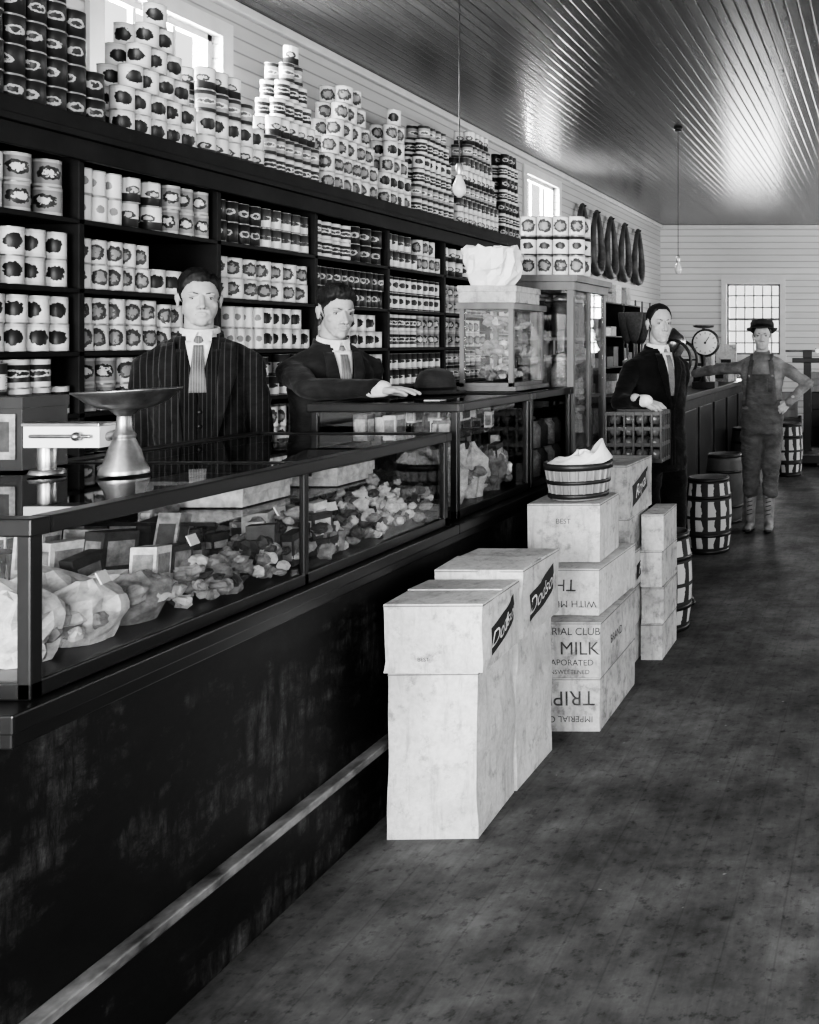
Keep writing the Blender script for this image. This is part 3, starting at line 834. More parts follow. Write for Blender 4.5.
def makehair(ho,HM,hk,hmat,root):
    Hi=HM.inverted();me=ho.data;sc=HM.to_scale()[0]
    pos=[];keep=[]
    rec={'side':-.004,'full':-.012,'slick':.010}.get(hk,0)
    for v in me.vertices:
        p=Hi@v.co;ph=math.atan2(abs(p.x),-(p.y))
        d=p.z-(hairline(ph,rec)+.004*noise.noise(p*70))
        if abs(p.x)>.0735 and .03>p.z>-.045 and -.01<p.y<.042: d=-1
        if p.z<-.09 : d=-1
        keep.append(d)
        t=min(1,max(0,d/.022));t=t*t*(3-2*t)
        top=min(1,max(0,(p.z-.03)/.07))
        th=.0035+.011*top
        if hk=='full': th=.003+.016*top+.012*max(0,min(1,(-p.y)/.06))*top
        if hk=='slick': th=.0030+.006*top
        if hk=='side':
            th+=.008*top*max(0,1-abs((p.x+.02)/.05))
            th*=1-.75*math.exp(-((p.x-.032)/.006)**2)*top
        if hk in('slick','side'): q=Vector((p.x*(160 if hk=='slick' else 40),p.y*(25 if hk=='slick' else 150),p.z*40))
        else: q=Vector((p.x*110,p.y*45,p.z*50))
        th*=1+.28*noise.noise(q)+(.45*noise.noise(p*38) if hk=='full' else .1*noise.noise(p*30))
        pos.append(v.co+v.normal*(sc*(th*t+(.0006 if d>0 else -.001))))
    vmap={};vs=[];fs=[]
    for f in me.polygons:
        if all(keep[i]>-.003 for i in f.vertices):
            g=[]
            for i in f.vertices:
                if i not in vmap: vmap[i]=len(vs);vs.append(pos[i])
                g.append(vmap[i])
            fs.append(tuple(g))
    mb=MB();mb.add(vs,fs,0,None,True)
    return mb.build('hair',[hmat],root)
def headparts(HM,root,hm,hk,F):
    t=MB();headshape(t,F);mb=MB();mb.add(t.v,t.f,0,None,True,HM)
    ho=fused(mb,'head',mSkin,root,.0030,4)
    mb=MB();br=F.get('brow',0)
    for q in(-1,1):
        mb.ell((q*.030,-.0600,.0005),.0120,16,12,0,HM)
        mb.ell((q*.030,-.0682,.0002),(.0064,.0048,.0060),14,10,1,HM)
        mb.chain([(q*.0175,-.0705,.0060),(q*.030,-.0753,.0084),(q*.043,-.0680,.0048)],[.0012,.0018,.0012],6,1,HM)
        mb.chain([(q*.015,-.0818-br,.0215),(q*.028,-.0812-br,.0245),(q*.045,-.0690-br*.6,.0190)],[.0022,.0032,.0018],8,2,HM)
        mb.ell((q*.0065,-.0945-.0068*F.get('nose',1),-.0437),(.003,.003,.0018),8,6,1,HM)
    mb.chain([(-.022,-.0808,-.0677),(0,-.0886,-.0668),(.022,-.0808,-.0677)],[.0010,.0018,.0010],8,2,HM)
    mb.build('face_features',[mEye,mIris,mBrow],root)
    makehair(ho,HM,hk,hm,root)
def person(name,loc,yaw,lean,H,st,arms,hyaw=0,htilt=0,hs=.95,feet=((-.1,0),(.1,0)),face={}):
    s=H/1.80
    root=empty(name,loc,(lean,0,yaw))
    W=Matrix.Translation(loc)@Matrix.Rotation(yaw,4,'Z')@Matrix.Rotation(lean,4,'X');Wi=W.inverted()
    bw=st.get('build',1.0)
    secs=[(.80,.178,.128),(.95,.180,.128),(1.06,.166,.120),(1.18,.172,.122),(1.30,.186,.128),(1.39,.188,.122),(1.44,.170,.106),(1.48,.122,.086),(1.515,.072,.066)]
    if st['kind']=='overalls': secs=[(.86,.168,.122),(1.0,.165,.118)]+secs[3:]
    T=[(0,(.0 if z<1.3 else .01),z*s,rx*bw*s,ry*bw*s) for z,rx,ry in secs]
    mb=MB();mb.loft(T)
    for q in(-1,1):
        mb.chain([(q*.045*s,.014,1.470*s),(q*.120*bw*s,.014,1.442*s),(q*.180*bw*s,.012,1.400*s)],[.043*s,.048*s,.055*s])
    wr={}
    for side,q in(('R',-1),('L',1)):
        a=arms[side];sh=Vector((q*.184*bw*s,.012,1.395*s))
        el=Vector(a['e']);wrp=Vector(a['w'])
        if a.get('world'): el=Wi@el;wrp=Wi@wrp;f=(Wi.to_3x3()@Vector(a['f'])).normalized();n=(Wi.to_3x3()@Vector(a['n'])).normalized()
        else: f=Vector(a['f']).normalized();n=Vector(a['n']).normalized();el*=s;wrp*=s
        mid=(sh+el)/2
        mb.chain([sh,mid,el,(el+wrp)/2,wrp],[.057*s,.052*s,.046*s,.043*s,.038*s],14)
        wr[side]=(el,wrp,f,n,q,a)
    fused(mb,'jacket' if st['kind']!='overalls' else 'shirt_body',st['cloth'],root,.010,3,.009,8,(1,1,1.8))
    mb=MB()
    if st['kind']=='overalls':
        mb.loft([(0,0,.82*s,.178*s,.132*s),(0,0,.95*s,.184*s,.136*s),(0,0,1.06*s,.176*s,.130*s),(0,0,1.12*s,.172*s,.127*s)])
    else: mb.loft([(0,0,.80*s,.165*bw*s,.118*bw*s),(0,0,1.0*s,.160*bw*s,.112*bw*s)])
    ank=.10 if st['kind']!='overalls' else .36
    for q,(fx,fy) in((-1,feet[0]),(1,feet[1])):
        kn=Vector(((q*.095+fx)/2,(fy)/2-.015,.5))*s
        an=Vector((fx,fy+.01,ank))*s
        if ank>.2: an=kn.lerp(Vector((fx,fy+.01,.1))*s,.42)
        mb.chain([(q*.09*s,0,.86*s),((q*.09*s+kn.x)/2,(kn.y)/2,.70*s),kn,kn.lerp(an,.5),an],[.100*s,.088*s,.074*s,.068*s,.062*s if ank<.2 else .070*s],16)
    fused(mb,'trousers',st['trouser'],root,.012,3,.012,8,(1,1,2))
    mb=MB()
    for fx,fy in feet:
        if st['kind']=='overalls':
            mb.chain([(fx*s,(fy+.01)*s,.40*s),(fx*s,(fy+.01)*s,.25*s),(fx*s,(fy+.005)*s,.09*s)],[.056*s,.052*s,.042*s])
        mb.capsule((fx*s,(fy+.03)*s,.045*s),(fx*1.1*s,(fy-.14)*s,.036*s),.042*s,.036*s)
        mb.ell((fx*s,(fy+.01)*s,.075*s),(.042*s,.06*s,.045*s))
    fused(mb,'boots' if st['kind']=='overalls' else 'shoes',st['shoe'],root,.009,3)
    mb=MB()
    for fx,fy in feet:
        mb.capsule((fx*s,(fy+.04)*s,.042),(fx*1.1*s,(fy-.15)*s,.042),.040*s,.038*s,16,M=Matrix.Diagonal((1,1,.5,1)))
        mb.box(fx*s-.033*s,fx*s+.033*s,(fy+.0)*s,(fy+.07)*s,0.001,.03*s)
        if st['kind']=='overalls':
            for k in range(7): mb.capsule(((fx-.02)*s,(fy-.045-.012*(k<2))*s,(.14+.035*k)*s),((fx+.02)*s,(fy-.045-.012*(k<2))*s,(.15+.035*k)*s),.004,mat=0,seg=6)
    mb.build('soles',[mShoe],root)
    HM=Matrix.Translation((0,-.012*s,1.545*s+.118*hs))@Matrix.Rotation(hyaw,4,'Z')@Matrix.Rotation(htilt,4,'X')@Matrix.Scale(hs,4)@Matrix.Diagonal((face.get('w',1),1,face.get('h',1),1))
    headparts(HM,root,st['hair'],st['hk'],face)
    if st.get('hat'):
        mb=MB();HH=HM@Matrix.Translation((0,.014,.060))@Matrix.Rotation(R(-11),4,'X')
        mb.lathe([(.092,0),(.099,.03),(.100,.050),(.090,.070),(.05,.074),(.012,.068)],28,0,HH,cap0=False,sy=1.12)
        n=32;vs=[];fs=[]
        for k in range(5):
            t_=k/4
            for i in range(n):
                a=2*math.pi*i/n;r=.090+.040*t_
                vs.append((r*math.cos(a),r*math.sin(a)*1.1,-.002+.010*t_*math.cos(2*a)*1.2-.008*t_+.014*t_*noise.noise(Vector((math.cos(a)*2,math.sin(a)*2,3)))))
        for k in range(4):
            for i in range(n):
                j=(i+1)%n;fs.append((k*n+i,k*n+j,(k+1)*n+j,(k+1)*n+i))
        mb.add(vs,fs,0,None,True,HH)
        mb.lathe([(.0985,.003),(.1005,.028)],28,1,HH,cap0=False,cap1=False,sy=1.12)
        o=mb.build('hat',[mHat,mSuit3],root);sd=o.modifiers.new('t','SOLIDIFY');sd.thickness=.004
    for side in wr:
        el,wp,f,n,q,a=wr[side]
        n=(n-f*n.dot(f)).normalized();sd=n.cross(f)*(1 if side=='R' else -1)
        M=Matrix((( sd.x,f.x,n.x,wp.x),(sd.y,f.y,n.y,wp.y),(sd.z,f.z,n.z,wp.z),(0,0,0,1)))@Matrix.Scale(s*1.0,4)
        hb=MB();curl=a.get('curl',.35)
        hb.capsule((0,-.05,0),(0,.015,0),.026,.027,14)
        ks=[(.030,.088,.0),(.0102,.093,.002),(-.0102,.090,.001),(-.029,.081,-.003)];ln=[.068,.076,.070,.055]
        for idx,((kx,ky,kz),L) in enumerate(zip(ks,ln)):
            hb.capsule((kx*.6,.012,0),(kx,ky,kz),.0145,.0115,10)
            hb.capsule((kx*.6,.02,-.008),(kx,ky-.012,kz-.006),.0125,.0105,10)
            p=Vector((kx,ky,kz));an=0;rr=.0098 if L>.06 else .0086
            for fr_,i in((.45,0),(.30,1),(.25,2)):
                an+=curl*(1 if i else .8)*(1+.12*idx)
                d=Vector(((kx*4.0)*math.cos(an)*(1-min(.8,curl)),math.cos(an),-math.sin(an))).normalized()
                p2=p+d*(L*fr_);hb.capsule(p,p2,rr,rr*.9,10);p=p2;rr*=.9
        hb.chain([(.012,.014,-.006),(.038,.038,-.014),(.056,.066,-.018-.02*curl),(.060-.02*curl,.092,-.020-.04*curl)],[.016,.0135,.0108,.0092],10)
        mb=MB();mb.add(hb.v,hb.f,0,None,True,M)
        fused(mb,'hand_'+('right' if side=='R' else 'left'),mSkin,root,.0030,2)
        d=(wp-el).normalized()
        if st['kind']!='overalls':
            cb=MB();cb.capsule(wp-d*.02,wp+d*.026*s,.037*s,.035*s,18);fused(cb,'shirt_cuff',mShirt,root,.006,1)
    def fy(x,z):
        for k in range(len(T)-1):
            if T[k][2]<=z<=T[k+1][2]:
                t_=(z-T[k][2])/(T[k+1][2]-T[k][2]);A=[T[k][i]+(T[k+1][i]-T[k][i])*t_ for i in range(5)];break
        else: A=T[-1] if z>T[-1][2] else T[0]
        u=min(.98,abs((x-A[0])/A[3]))
        return A[1]-A[4]*(1-u**2.4)**(1/2.4)
    def patch(nm,xl,xr,z0,z1,off,m,rows=14,cols=6,th=.004):
        mb=MB();vs=[];fs=[]
        for i in range(rows+1):
            t_=i/rows;z=(z0+(z1-z0)*t_)*s
            a,b=xl(t_)*s,xr(t_)*s
            for j in range(cols+1):
                x=a+(b-a)*j/cols;vs.append((x,fy(x,z)-off,z))
        for i in range(rows):
            for j in range(cols):
                a=i*(cols+1)+j;fs.append((a,a+1,a+cols+2,a+cols+1))
        mb.add(vs,fs,0,None,True);o=mb.build(nm,[m],root);sd=o.modifiers.new('t','SOLIDIFY');sd.thickness=th;sd.offset=1
        return o
    if st['kind']=='suit':
        v=st.get('vest');vz=1.30 if v else 1.24
        patch('shirt_front',lambda t_:-.004-.036*t_,lambda t_:.004+.036*t_,vz,1.49,.009,mShirt)
        patch('tie',lambda t_:-.028+.013*t_,lambda t_:.028-.013*t_,vz,1.475,.015,st['tie'])
        if v:
            patch('vest',lambda t_:-.045-.030*t_,lambda t_:-.001-.036*max(0,(t_-.62)/.38),.98,1.46,.013,mVest)
            patch('vest',lambda t_:.001+.036*max(0,(t_-.62)/.38),lambda t_:.045+.030*t_,.98,1.46,.013,mVest)
            for k in range(5):
                z=(1.02+.052*k)*s;bb=MB();bb.ell((0.006,fy(0,z)-.022,z),(.007,.004,.007),10,6);bb.build('vest_button',[mShoe],root)
        lz=1.10 if not v else 1.02
        for q in(-1,1):
            xi=(lambda t_,q=q:q*((.004 if not v else .04)+(.036 if not v else .030)*t_))
            xo=(lambda t_,q=q:q*((.010 if not v else .048)+(.098*t_ if t_<.72 else .0705-.02*(t_-.72))))
            patch('lapel',(xi if q>0 else xo),(xo if q>0 else xi),lz+.06,1.485,.018,st['lapel'])
            patch('jacket_edge',(lambda t_,q=q:(q*.002 if not v else q*.045) if q>0 else -(.02 if not v else .062)),(lambda t_,q=q:(.02 if not v else .062) if q>0 else (q*.002 if not v else q*.045)),.84,lz+.08,.011,st['cloth'])
        bb=MB();bb.lathe([(.062*s,0),(.059*s,.034*s),(.056*s,.035*s)],28,0,Matrix.Translation((0,.014*s,1.506*s))@Matrix.Rotation(R(10),4,'X'),cap0=False,cap1=False)
        o=bb.build('shirt_collar',[mShirt],root);sd=o.modifiers.new('t','SOLIDIFY');sd.thickness=.005;sd.offset=1
        bb=MB();bb.lathe([(.072*s,-.03*s),(.068*s,.022*s),(.064*s,.024*s)],28,0,Matrix.Translation((0,.022*s,1.500*s))@Matrix.Rotation(R(14),4,'X'),cap0=False,cap1=False)
        o=bb.build('jacket_collar',[st['cloth']],root)
        me=o.data;bm=__import__('bmesh').new();bm.from_mesh(me);dl=[v_ for v_ in bm.verts if v_.co.y<-.03*s];__import__('bmesh').ops.delete(bm,geom=dl,context='VERTS');bm.to_mesh(me);bm.free()
        sd=o.modifiers.new('t','SOLIDIFY');sd.thickness=.006;sd.offset=1
        bb=MB();bb.ell((0,-.063*s,1.492*s),(.017*s,.014*s,.018*s),14,10);bb.build('tie_knot',[st['tie']],root)
        for q in(-1,1): 
            bb=MB();y_=-.060*s
            bb.add([(q*.004*s,y_-.002,1.525*s),(q*.040*s,y_+.018,1.530*s),(q*.038*s,y_+.002,1.492*s),(q*.022*s,y_-.016,1.476*s)],[(0,1,2,3)]);o=bb.build('collar_wing',[mShirt],root);sd=o.modifiers.new('t','SOLIDIFY');sd.thickness=.003
    else:
        patch('bib',lambda t_:-.135+.02*t_,lambda t_:.135-.02*t_,1.08,1.34,.015,st['trouser'],cols=10)
        patch('bib_pocket',lambda t_:-.06,lambda t_:.06,1.19,1.31,.021,mDenim)
        for q in(-1,1):
            patch('strap',(lambda t_,q=q:q*.10-.018-q*.02*t_),(lambda t_,q=q:q*.10+.018-q*.02*t_),1.30,1.46,.017,st['trouser'])
            bb=MB();z=1.325*s;bb.ell((q*.10*s,fy(q*.1*s,z)-.023,z),(.011,.004,.011),10,6);bb.build('buckle',[mSteel],root)
            bb=MB();bb.chain([(q*.082*s,fy(.08*s,1.45*s)-.012,1.455*s),(q*.09*s,-.04*s,1.500*s),(q*.085*s,.05*s,1.505*s),(q*.07*s,.12*s,1.44*s)],[.010,.011,.011,.010],8);bb.build('strap_over_shoulder',[st['trouser']],root)
        bb=MB();bb.lathe([(.069*s,0),(.060*s,.045*s)],24,0,Matrix.Translation((0,.012*s,1.495*s))@Matrix.Rotation(R(10),4,'X'),cap0=False,cap1=False)
        o=bb.build('shirt_collar',[mWork],root);sd=o.modifiers.new('t','SOLIDIFY');sd.thickness=.006;sd.offset=1
    return root
down=lambda q:dict(e=(q*.192,.04,1.13),w=(q*.205,-.03,.90),f=(0,-.1,-1),n=(q*1,0,0),curl=.4)
person('man_in_pinstripe_suit',(-2.74,3.80,0),R(32),0,1.90,
 dict(kind='suit',cloth=mSuit1,lapel=mSuit1,trouser=mSuit1,shoe=mShoe,hair=mHair,tie=mTie,vest=True,hk='side',build=.83),
 dict(R=down(-1),L=down(1)),hyaw=R(9),hs=.92,face=dict(jaw=1.06,nose=1.0,brow=.001))
person('man_leaning_on_counter',(-2.56,4.32,0),R(56),R(4),1.86,
 dict(kind='suit',cloth=mSuit2,lapel=mSuit2,trouser=mSuit2,shoe=mShoe,hair=mHairL,tie=mTie2,vest=False,hk='full',build=.90),
 dict(R=dict(world=True,e=(-2.42,4.00,1.375),w=(-2.13,3.98,1.374),f=(1,.06,-.03),n=(0,0,1),curl=.14),L=down(1)),hyaw=R(-4),htilt=R(4),hs=.95,face=dict(jaw=.92,nose=1.6,brow=.003,w=.97,chin=.003))
person('man_in_black_suit',(-1.35,5.66,0),R(50),0,1.82,
 dict(kind='suit',cloth=mSuit3,lapel=mSuit3,trouser=mSuit3,shoe=mShoe,hair=mHair,tie=mTie,vest=False,hk='slick',build=.95),
 dict(R=dict(world=True,e=(-1.50,5.36,1.23),w=(-1.33,5.23,1.245),f=(.85,-.1,-.3),n=(.1,-.4,1),curl=.55),
      L=dict(e=(.225,.12,1.14),w=(.10,.17,.95),f=(-.7,.1,-.6),n=(0,1,0),curl=.4)),hyaw=R(-16),hs=.97,face=dict(w=.95,jaw=.95,nose=1.3,cheek=.95))
person('man_in_overalls',(-1.03,7.97,0),R(2),0,1.75,
 dict(kind='overalls',cloth=mWork,trouser=mDenim,shoe=mBoot,hair=mHair,hat=True,hk='slick'),
 dict(R=dict(world=True,e=(-1.43,8.05,1.34),w=(-1.64,8.20,1.30),f=(-1,.5,-.1),n=(0,0,1),curl=.15),
      L=dict(world=True,e=(-.65,8.02,1.22),w=(-.80,7.90,1.07),f=(-.6,-.1,-.6),n=(.3,-.9,.3),curl=.5)),hyaw=R(4),hs=.98,feet=((-.10,-.02),(.06,-.05)),face=dict(w=1.02,nose=1.2,cheek=1.08))

mb=MB();mb.lathe([(.125,.0),(.13,.008),(.125,.010),(.09,.006),(.088,.03),(.083,.07),(.065,.1),(.035,.115),(.008,.118)],32,0,sy=1.1)
mb.lathe([(.0895,.008),(.0885,.03)],32,1,cap0=False,cap1=False,sy=1.1)
mb.build('bowler_hat',[mHat,mSuit3],loc=(-2.10,4.44,1.3305))

e=empty('apple_basket',(-1.33,5.12,.93));mb=MB()
w,d,h=.29,.19,.27
for z in(0.0,.085,.17,.25):
    mb.box(-w/2,w/2,-d/2-.004,-d/2+.004,z,z+.022);mb.box(-w/2,w/2,d/2-.004,d/2+.004,z,z+.022)
    mb.box(-w/2-.004,-w/2+.004,-d/2,d/2,z,z+.022);mb.box(w/2-.004,w/2+.004,-d/2,d/2,z,z+.022)
for i in range(7):
    x=-w/2+w*i/6;mb.box(x-.006,x+.006,-d/2-.007,-d/2+.0,0,h);mb.box(x-.006,x+.006,d/2,d/2+.007,0,h)
for i in range(5):
    y=-d/2+d*i/4
    for sx in(-1,1): mb.box(sx*w/2-.004,sx*w/2+.006,y-.006,y+.006,0,h)
mb.box(-w/2,w/2,-d/2,d/2,.0,.01)
mb.build('slatted_basket',[mDark],e,bevel=.0015)
mb=MB()
for k in range(4):
    for i in range(4):
        for j in range(3):
            x=-.105+.07*i;y=-.062+.062*j;z=.043+.062*k
            mb.lathe([(.008,-.026),(.022,-.028),(.031,-.01),(.033,.005),(.027,.022),(.012,.028),(.004,.022)],12,0,Matrix.Translation((x,y,z))@Matrix.Rotation(random.uniform(-.5,.5),4,'X'))
mb.build('apples',[mApple],e)

# ---------------------------------------------------------------- rear of the shop
mb=MB();mb.box(-2.45,-1.78,8.15,12.2,0,1.05);mb.box(-2.5,-1.74,8.1,12.25,1.05,1.10,1)
for i in range(5): mb.box(-1.78,-1.765,8.25+i*.8,8.9+i*.8,.15,.95,1)
mb.build('rear_counter',[mScuff,mBlack],bevel=.005)
e=empty('coffee_grinder',(-1.98,8.9,1.101));mb=MB()
mb.lathe([(.13,0),(.12,.03),(.07,.06),(.06,.16),(.09,.2),(.09,.28),(.05,.31)],20,0)
mb.lathe([(.04,.3),(.05,.33),(.11,.42),(.115,.48),(.1,.52),(.05,.56),(.01,.6)],20,1)
for yy in(-.15,.15):
    M=Matrix.Translation((0.0,yy,.30))@Matrix.Rotation(R(90),4,'X')
    mb.torus((0,0,0),.19,.014,28,8,0,M)
    for k in range(6):
        a=math.pi*k/3;mb.capsule((0,0,0),(.19*math.cos(a),.19*math.sin(a),0),.009,.008,6,0,M)
    mb.lathe([(.04,-.012),(.05,.0),(.04,.012)],20,0,M)
mb.capsule((0,-.16,.30),(0,.16,.30),.014)
mb.build('grinder_body',[mIron,mSteel],e)
e=empty('dial_scale',(-1.86,9.75,1.101));mb=MB()
mb.box(-.10,.13,-.1,.1,0,.06);mb.lathe([(.05,.06),(.03,.1),(.025,.25),(.04,.34)],16,0)
M=Matrix.Translation((0.02,0,.46))@Matrix.Rotation(R(90),4,'X');mb.lathe([(.14,-.03),(.145,0),(.14,.03)],28,0,M);mb.lathe([(.122,.031),(.122,.034)],28,1,M)
for k in range(12):
    a=math.pi*k/6;mb.box(-.003,.003,.090,.112,.034,.036,0,M@Matrix.Rotation(a,4,'Z'))
mb.capsule((0.02,-.038,.46),(.06,-.038,.52),.004,mat=0);mb.lathe([(.012,.034),(.012,.040)],12,0,M)
mb.lathe([(.04,.61),(.10,.62),(.11,.64),(.10,.637),(.04,.615)],24,2);mb.capsule((0,0,.5),(0,0,.615),.015)
mb.build('scale_body',[mIron,mPaper,mSteel],e,bevel=.003)
mb=MB();mb.box(-1.95,-1.76,8.18,8.36,1.101,1.255,0);mb.box(-1.955,-1.755,8.175,8.365,1.22,1.26,1);mb.build('tea_tin',[mG3,mMetal],bevel=.006)
rd=random.Random(4)
for i in range(6):
    y=10.2+i*.36;h=rd.uniform(.12,.45)
    mb=MB();mb.box(-.12,.12,-.13,.13,0,h);mb.box(-.123,.123,-.133,.133,h*.8,h+.01);mb.box(-.06,.06,-.136,-.133,h*.2,h*.6,1)
    mb.build('merchandise_box',[rd.choice([mCard2,mG2,mG3,mG3,mWoodM]),mInk],loc=(-2.0+rd.uniform(-.15,.1),y,1.101),rot=(0,0,rd.uniform(-.2,.2)),bevel=.004)
for i,(x,y) in enumerate(((-2.3,8.5),(-2.32,9.3),(-2.25,9.7))):
    mb=MB();mb.lathe([(.07,0),(.075,.02),(.075,.2),(.045,.25),(.045,.27),(.05,.27),(.05,.3),(.01,.32)],18,[0,0,0,1,1,1,1]);mb.build('storage_jar',[[mG2,mG3,mG1][i],mMetal],loc=(x,y,1.101))
mb=MB()
for z in(.05,.45,.85,1.25,1.65,2.08): mb.box(-3.88,-3.5,9.35,13.6,z-.02,z)
for k in range(6): mb.box(-3.88,-3.5,9.35+k*.845,9.375+k*.845,0,2.08)
mb.build('rear_shelving',[mShelf],bevel=.003)
mb=MB()
for z in(.45,.85,1.25,1.65,2.08):
    y=9.45
    while y<13.2:
        w=rd.uniform(.12,.3);h=rd.uniform(.1,.3) if z<2 else rd.uniform(.1,.25)
        k=int((y+w-9.35)/.845);k0=int((y-9.35)/.845)
        if k==k0 or z>2: mb.box(-3.8,-3.54,y,y+w-.01,z+.001,z+h,rd.choice([0,1,2,2,3]))
        y+=w
mb.build('shelved_dry_goods',[mG1,mG2,mG3,mCard2])
for i,y in enumerate((12.0,12.6,13.25,13.95,14.7)):
    mb=MB();n=26;pts=[]
    for k in range(n+1):
        a=2*math.pi*k/n;yy=.20*math.sin(a)*(1-.45*math.cos(a));zz=.40*math.cos(a);pts.append((0,yy,zz))
    for k in range(n): mb.capsule(pts[k],pts[k+1],.045+.018*math.cos(2*math.pi*k/n+math.pi),.045+.018*math.cos(2*math.pi*(k+1)/n+math.pi),8,0)
    mb.capsule((-.04,0,.37),(.04,0,.39),.012,mat=1)
    mb.build('horse_collar',[mCollar,mIron],loc=(-3.82,y,2.90))
mb=MB()
for i,(dx,dy) in enumerate(((-.07,0),(.06,.03),(.0,.08),(.01,-.08))):
    mb.capsule((dx*.6,dy*.6,.62),(dx*1.3,dy,1.55),.012,mat=0)
    M=Matrix.Translation((dx*1.3,dy,1.55));mb.lathe([(.02,0),(.05,.05),(.09,.2),(.11,.36),(.10,.37)],14,1,M,sy=.4)
pr=[(.2*(.86+.14*math.sin(math.pi*k/10)),.06*k) for k in range(11)]+[(.16,.6),(.16,.57),(.01,.57)]
mb.lathe(pr,28,2);mb.build('keg_of_corn_brooms',[mWoodM,mG3,mStaveD],loc=(-2.95,11.2,0))
for i,y in enumerate((14.2,14.6,15.0,15.5,15.9)):
    mb=MB();mb.capsule((0,0,0),(0,.02,.9),.015,mat=0);mb.box(-.01,.01,-.1,.12,-.28,.02,1);mb.box(-.02,.02,-.03,.03,-.02,.1,1)
    mb.build('garden_spade',[mWoodM,mIron],loc=(-3.84,y,1.3),bevel=.003)
def pendant(x,y,z):
    e=empty('pendant_light_bulb',(x,y,z));mb=MB()
    mb.capsule((0,0,.14),(0,0,HC-z-.01),.0035,mat=0,seg=6);mb.lathe([(.03,HC-z-.03),(.045,HC-z-.002)],16,0)
    mb.lathe([(.012,.15),(.018,.14),(.019,.09),(.016,.085)],16,1)
    mb.lathe([(.015,.088),(.018,.07),(.032,.035),(.034,.01),(.025,-.015),(.01,-.027),(.003,-.029)],18,2)
    mb.build('cord_and_bulb',[mIron,mMetal,mBulb],e)
pendant(-1.96,9.0,2.24);pendant(-2.24,5.0,2.36)
def crate(x,y,z,w,d,h,yaw,m):
    mb=MB();n=3
    for k in range(n):
        a=h*k/n+.004;b=h*(k+1)/n-.004
        mb.box(-w/2,w/2,-d/2,-d/2+.012,a,b);mb.box(-w/2,w/2,d/2-.012,d/2,a,b);mb.box(-w/2,-w/2+.012,-d/2+.012,d/2-.012,a,b);mb.box(w/2-.012,w/2,-d/2+.012,d/2-.012,a,b)
    for sx in(-1,1):
        for sy in(-1,1): mb.box(sx*(w/2-.025)-.02,sx*(w/2-.025)+.02,sy*(d/2)-.008,sy*d/2+.008,0,h)
    mb.box(-w/2+.01,w/2-.01,-d/2+.01,d/2-.01,.005,.02);mb.box(-w/2+.012,w/2-.012,-d/2+.012,d/2-.012,h-.05,h-.03,1)
    mb.build('wooden_crate',[m,mG3],loc=(x,y,z),rot=(0,0,yaw),bevel=.002)
crate(-.5,12.2,0,.5,.4,.35,.1,mWoodM);crate(-.47,12.2,.352,.48,.38,.3,-.1,mWood);crate(-.5,13.2,0,.6,.45,.5,.2,mDark)
crate(-1.5,13.6,0,.6,.45,.5,.05,mDark);crate(-1.5,13.6,.502,.5,.4,.35,.1,mWoodM);crate(-2.3,13.5,0,.6,.5,.6,0,mDark);crate(-2.3,13.5,.602,.5,.5,.5,0,mWoodM);crate(-2.9,12.6,0,.5,.5,.7,0,mDark)
crate(-.2,14.3,0,.6,.5,.7,0,mDark);crate(-.9,14.8,0,.7,.5,.8,0,mDark);crate(-.9,14.8,.802,.5,.4,.3,0,mWood)
mb=MB();mb.box(-.2,.2,-.3,.3,.04,.14);mb.box(-.19,.19,-.29,.2,.14,.155,1)
for sx in(-1,1):
    for sy in(-1,1): mb.lathe([(.03,0),(.03,.04)],12,0,Matrix.Translation((sx*.17,sy*.25,0)))
mb.box(-.05,.05,.22,.29,.14,1.30);mb.box(-.2,.2,.23,.28,1.30,1.36);mb.capsule((-.28,.255,1.45),(.28,.255,1.45),.012,mat=1);mb.box(-.06,.06,.235,.275,1.36,1.46);mb.lathe([(.035,1.38),(.035,1.44)],14,1,Matrix.Translation((.24,.255,0)))
mb.box(.1,.16,.235,.275,1.42,1.49,1)
mb.build('platform_scale',[mIron,mSteel],loc=(-1.02,12.25,0),bevel=.004)
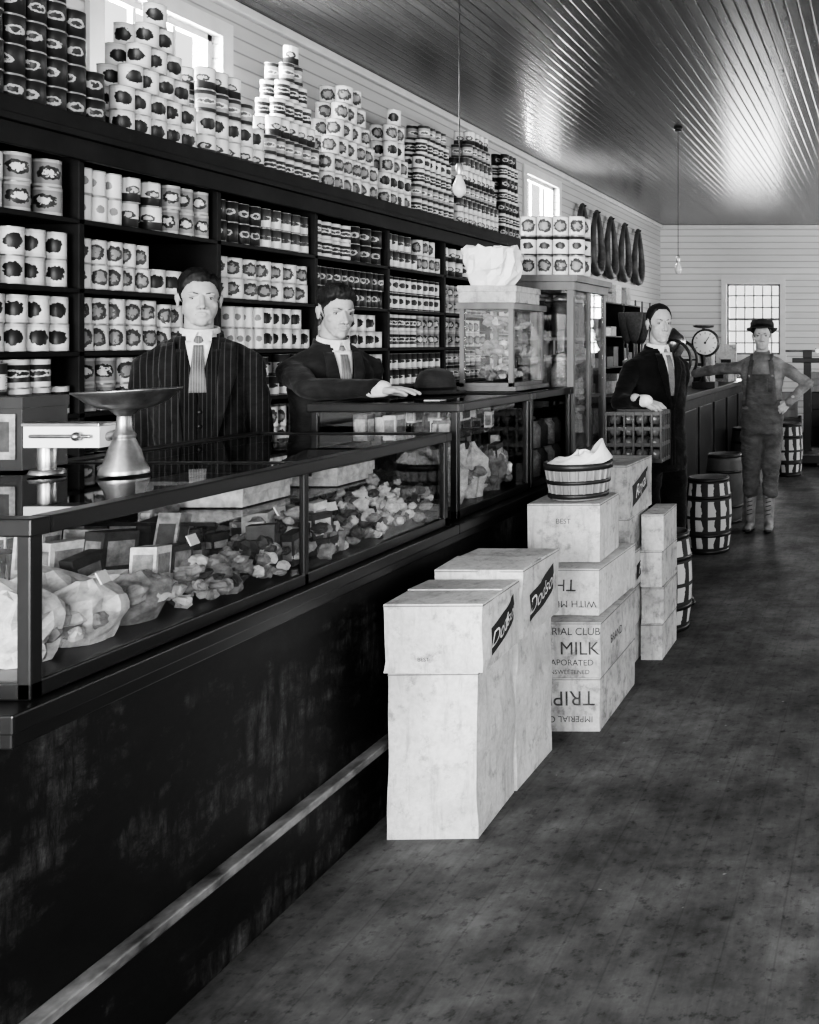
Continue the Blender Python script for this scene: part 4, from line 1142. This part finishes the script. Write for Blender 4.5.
mb=MB();pr=[(.2,.18),(.24,.22),(.27,.35),(.27,.5),(.22,.68),(.2,.72),(.24,.76),(.24,.8),(.15,.9),(.09,.94),(.075,.97),(.075,HC-.002)]
mb.lathe(pr,24,0,)
for k in range(4):
    a=math.pi/4+k*math.pi/2;mb.capsule((.16*math.cos(a),.16*math.sin(a),.2),(.24*math.cos(a),.24*math.sin(a),.02),.022,.018)
mb.torus((0,0,.5),.275,.015);mb.box(-.09,.09,-.29,-.25,.32,.5)
mb.build('potbelly_stove',[mIron],loc=(.35,13.0,0))

# ---------------------------------------------------------------- lights
def area(name,loc,rot,sx,sy,e):
    l=bpy.data.lights.new(name,'AREA');l.shape='RECTANGLE';l.size=sx;l.size_y=sy;l.energy=e
    o=link(bpy.data.objects.new(name,l));o.location=loc;o.rotation_euler=rot
for i,(a,b,c,d) in enumerate(opF): area('daylight_front',((a+b)/2,YF-.3,(c+d)/2),(R(90),0,0),b-a,d-c,[760,560][i])
for i,(a,b,c,d) in enumerate(opR): area('daylight_right',(XR+.3,(a+b)/2,(c+d)/2),(0,R(90),0),d-c,b-a,[35,200,280][i])
for a,b,c,d in opB: area('daylight_back',((a+b)/2,YB+.3,(c+d)/2),(R(-90),0,0),b-a,d-c,75)
for a,b,c,d in opL: area('daylight_left',(XL-.3,(a+b)/2,(c+d)/2),(0,R(-90),0),d-c,b-a,170)
w=bpy.data.worlds.new('World');C.scene.world=w;w.use_nodes=True
bg=w.node_tree.nodes['Background'];bg.inputs[0].default_value=(1,1,1,1);bg.inputs[1].default_value=1.5
try: C.scene.view_settings.look='AgX - High Contrast'
except Exception as ex: print(ex)

# ---------------------------------------------------------------- camera
cam=bpy.data.cameras.new('Camera');co=link(bpy.data.objects.new('Camera',cam));co.location=(0,0,1.57);co.rotation_euler=(R(90),0,0)
cam.sensor_width=36;cam.sensor_fit='AUTO';cam.lens=950*36/1024
cam.shift_x=-475.5/1024;cam.shift_y=-170/1024;cam.clip_start=.05
C.scene.camera=co
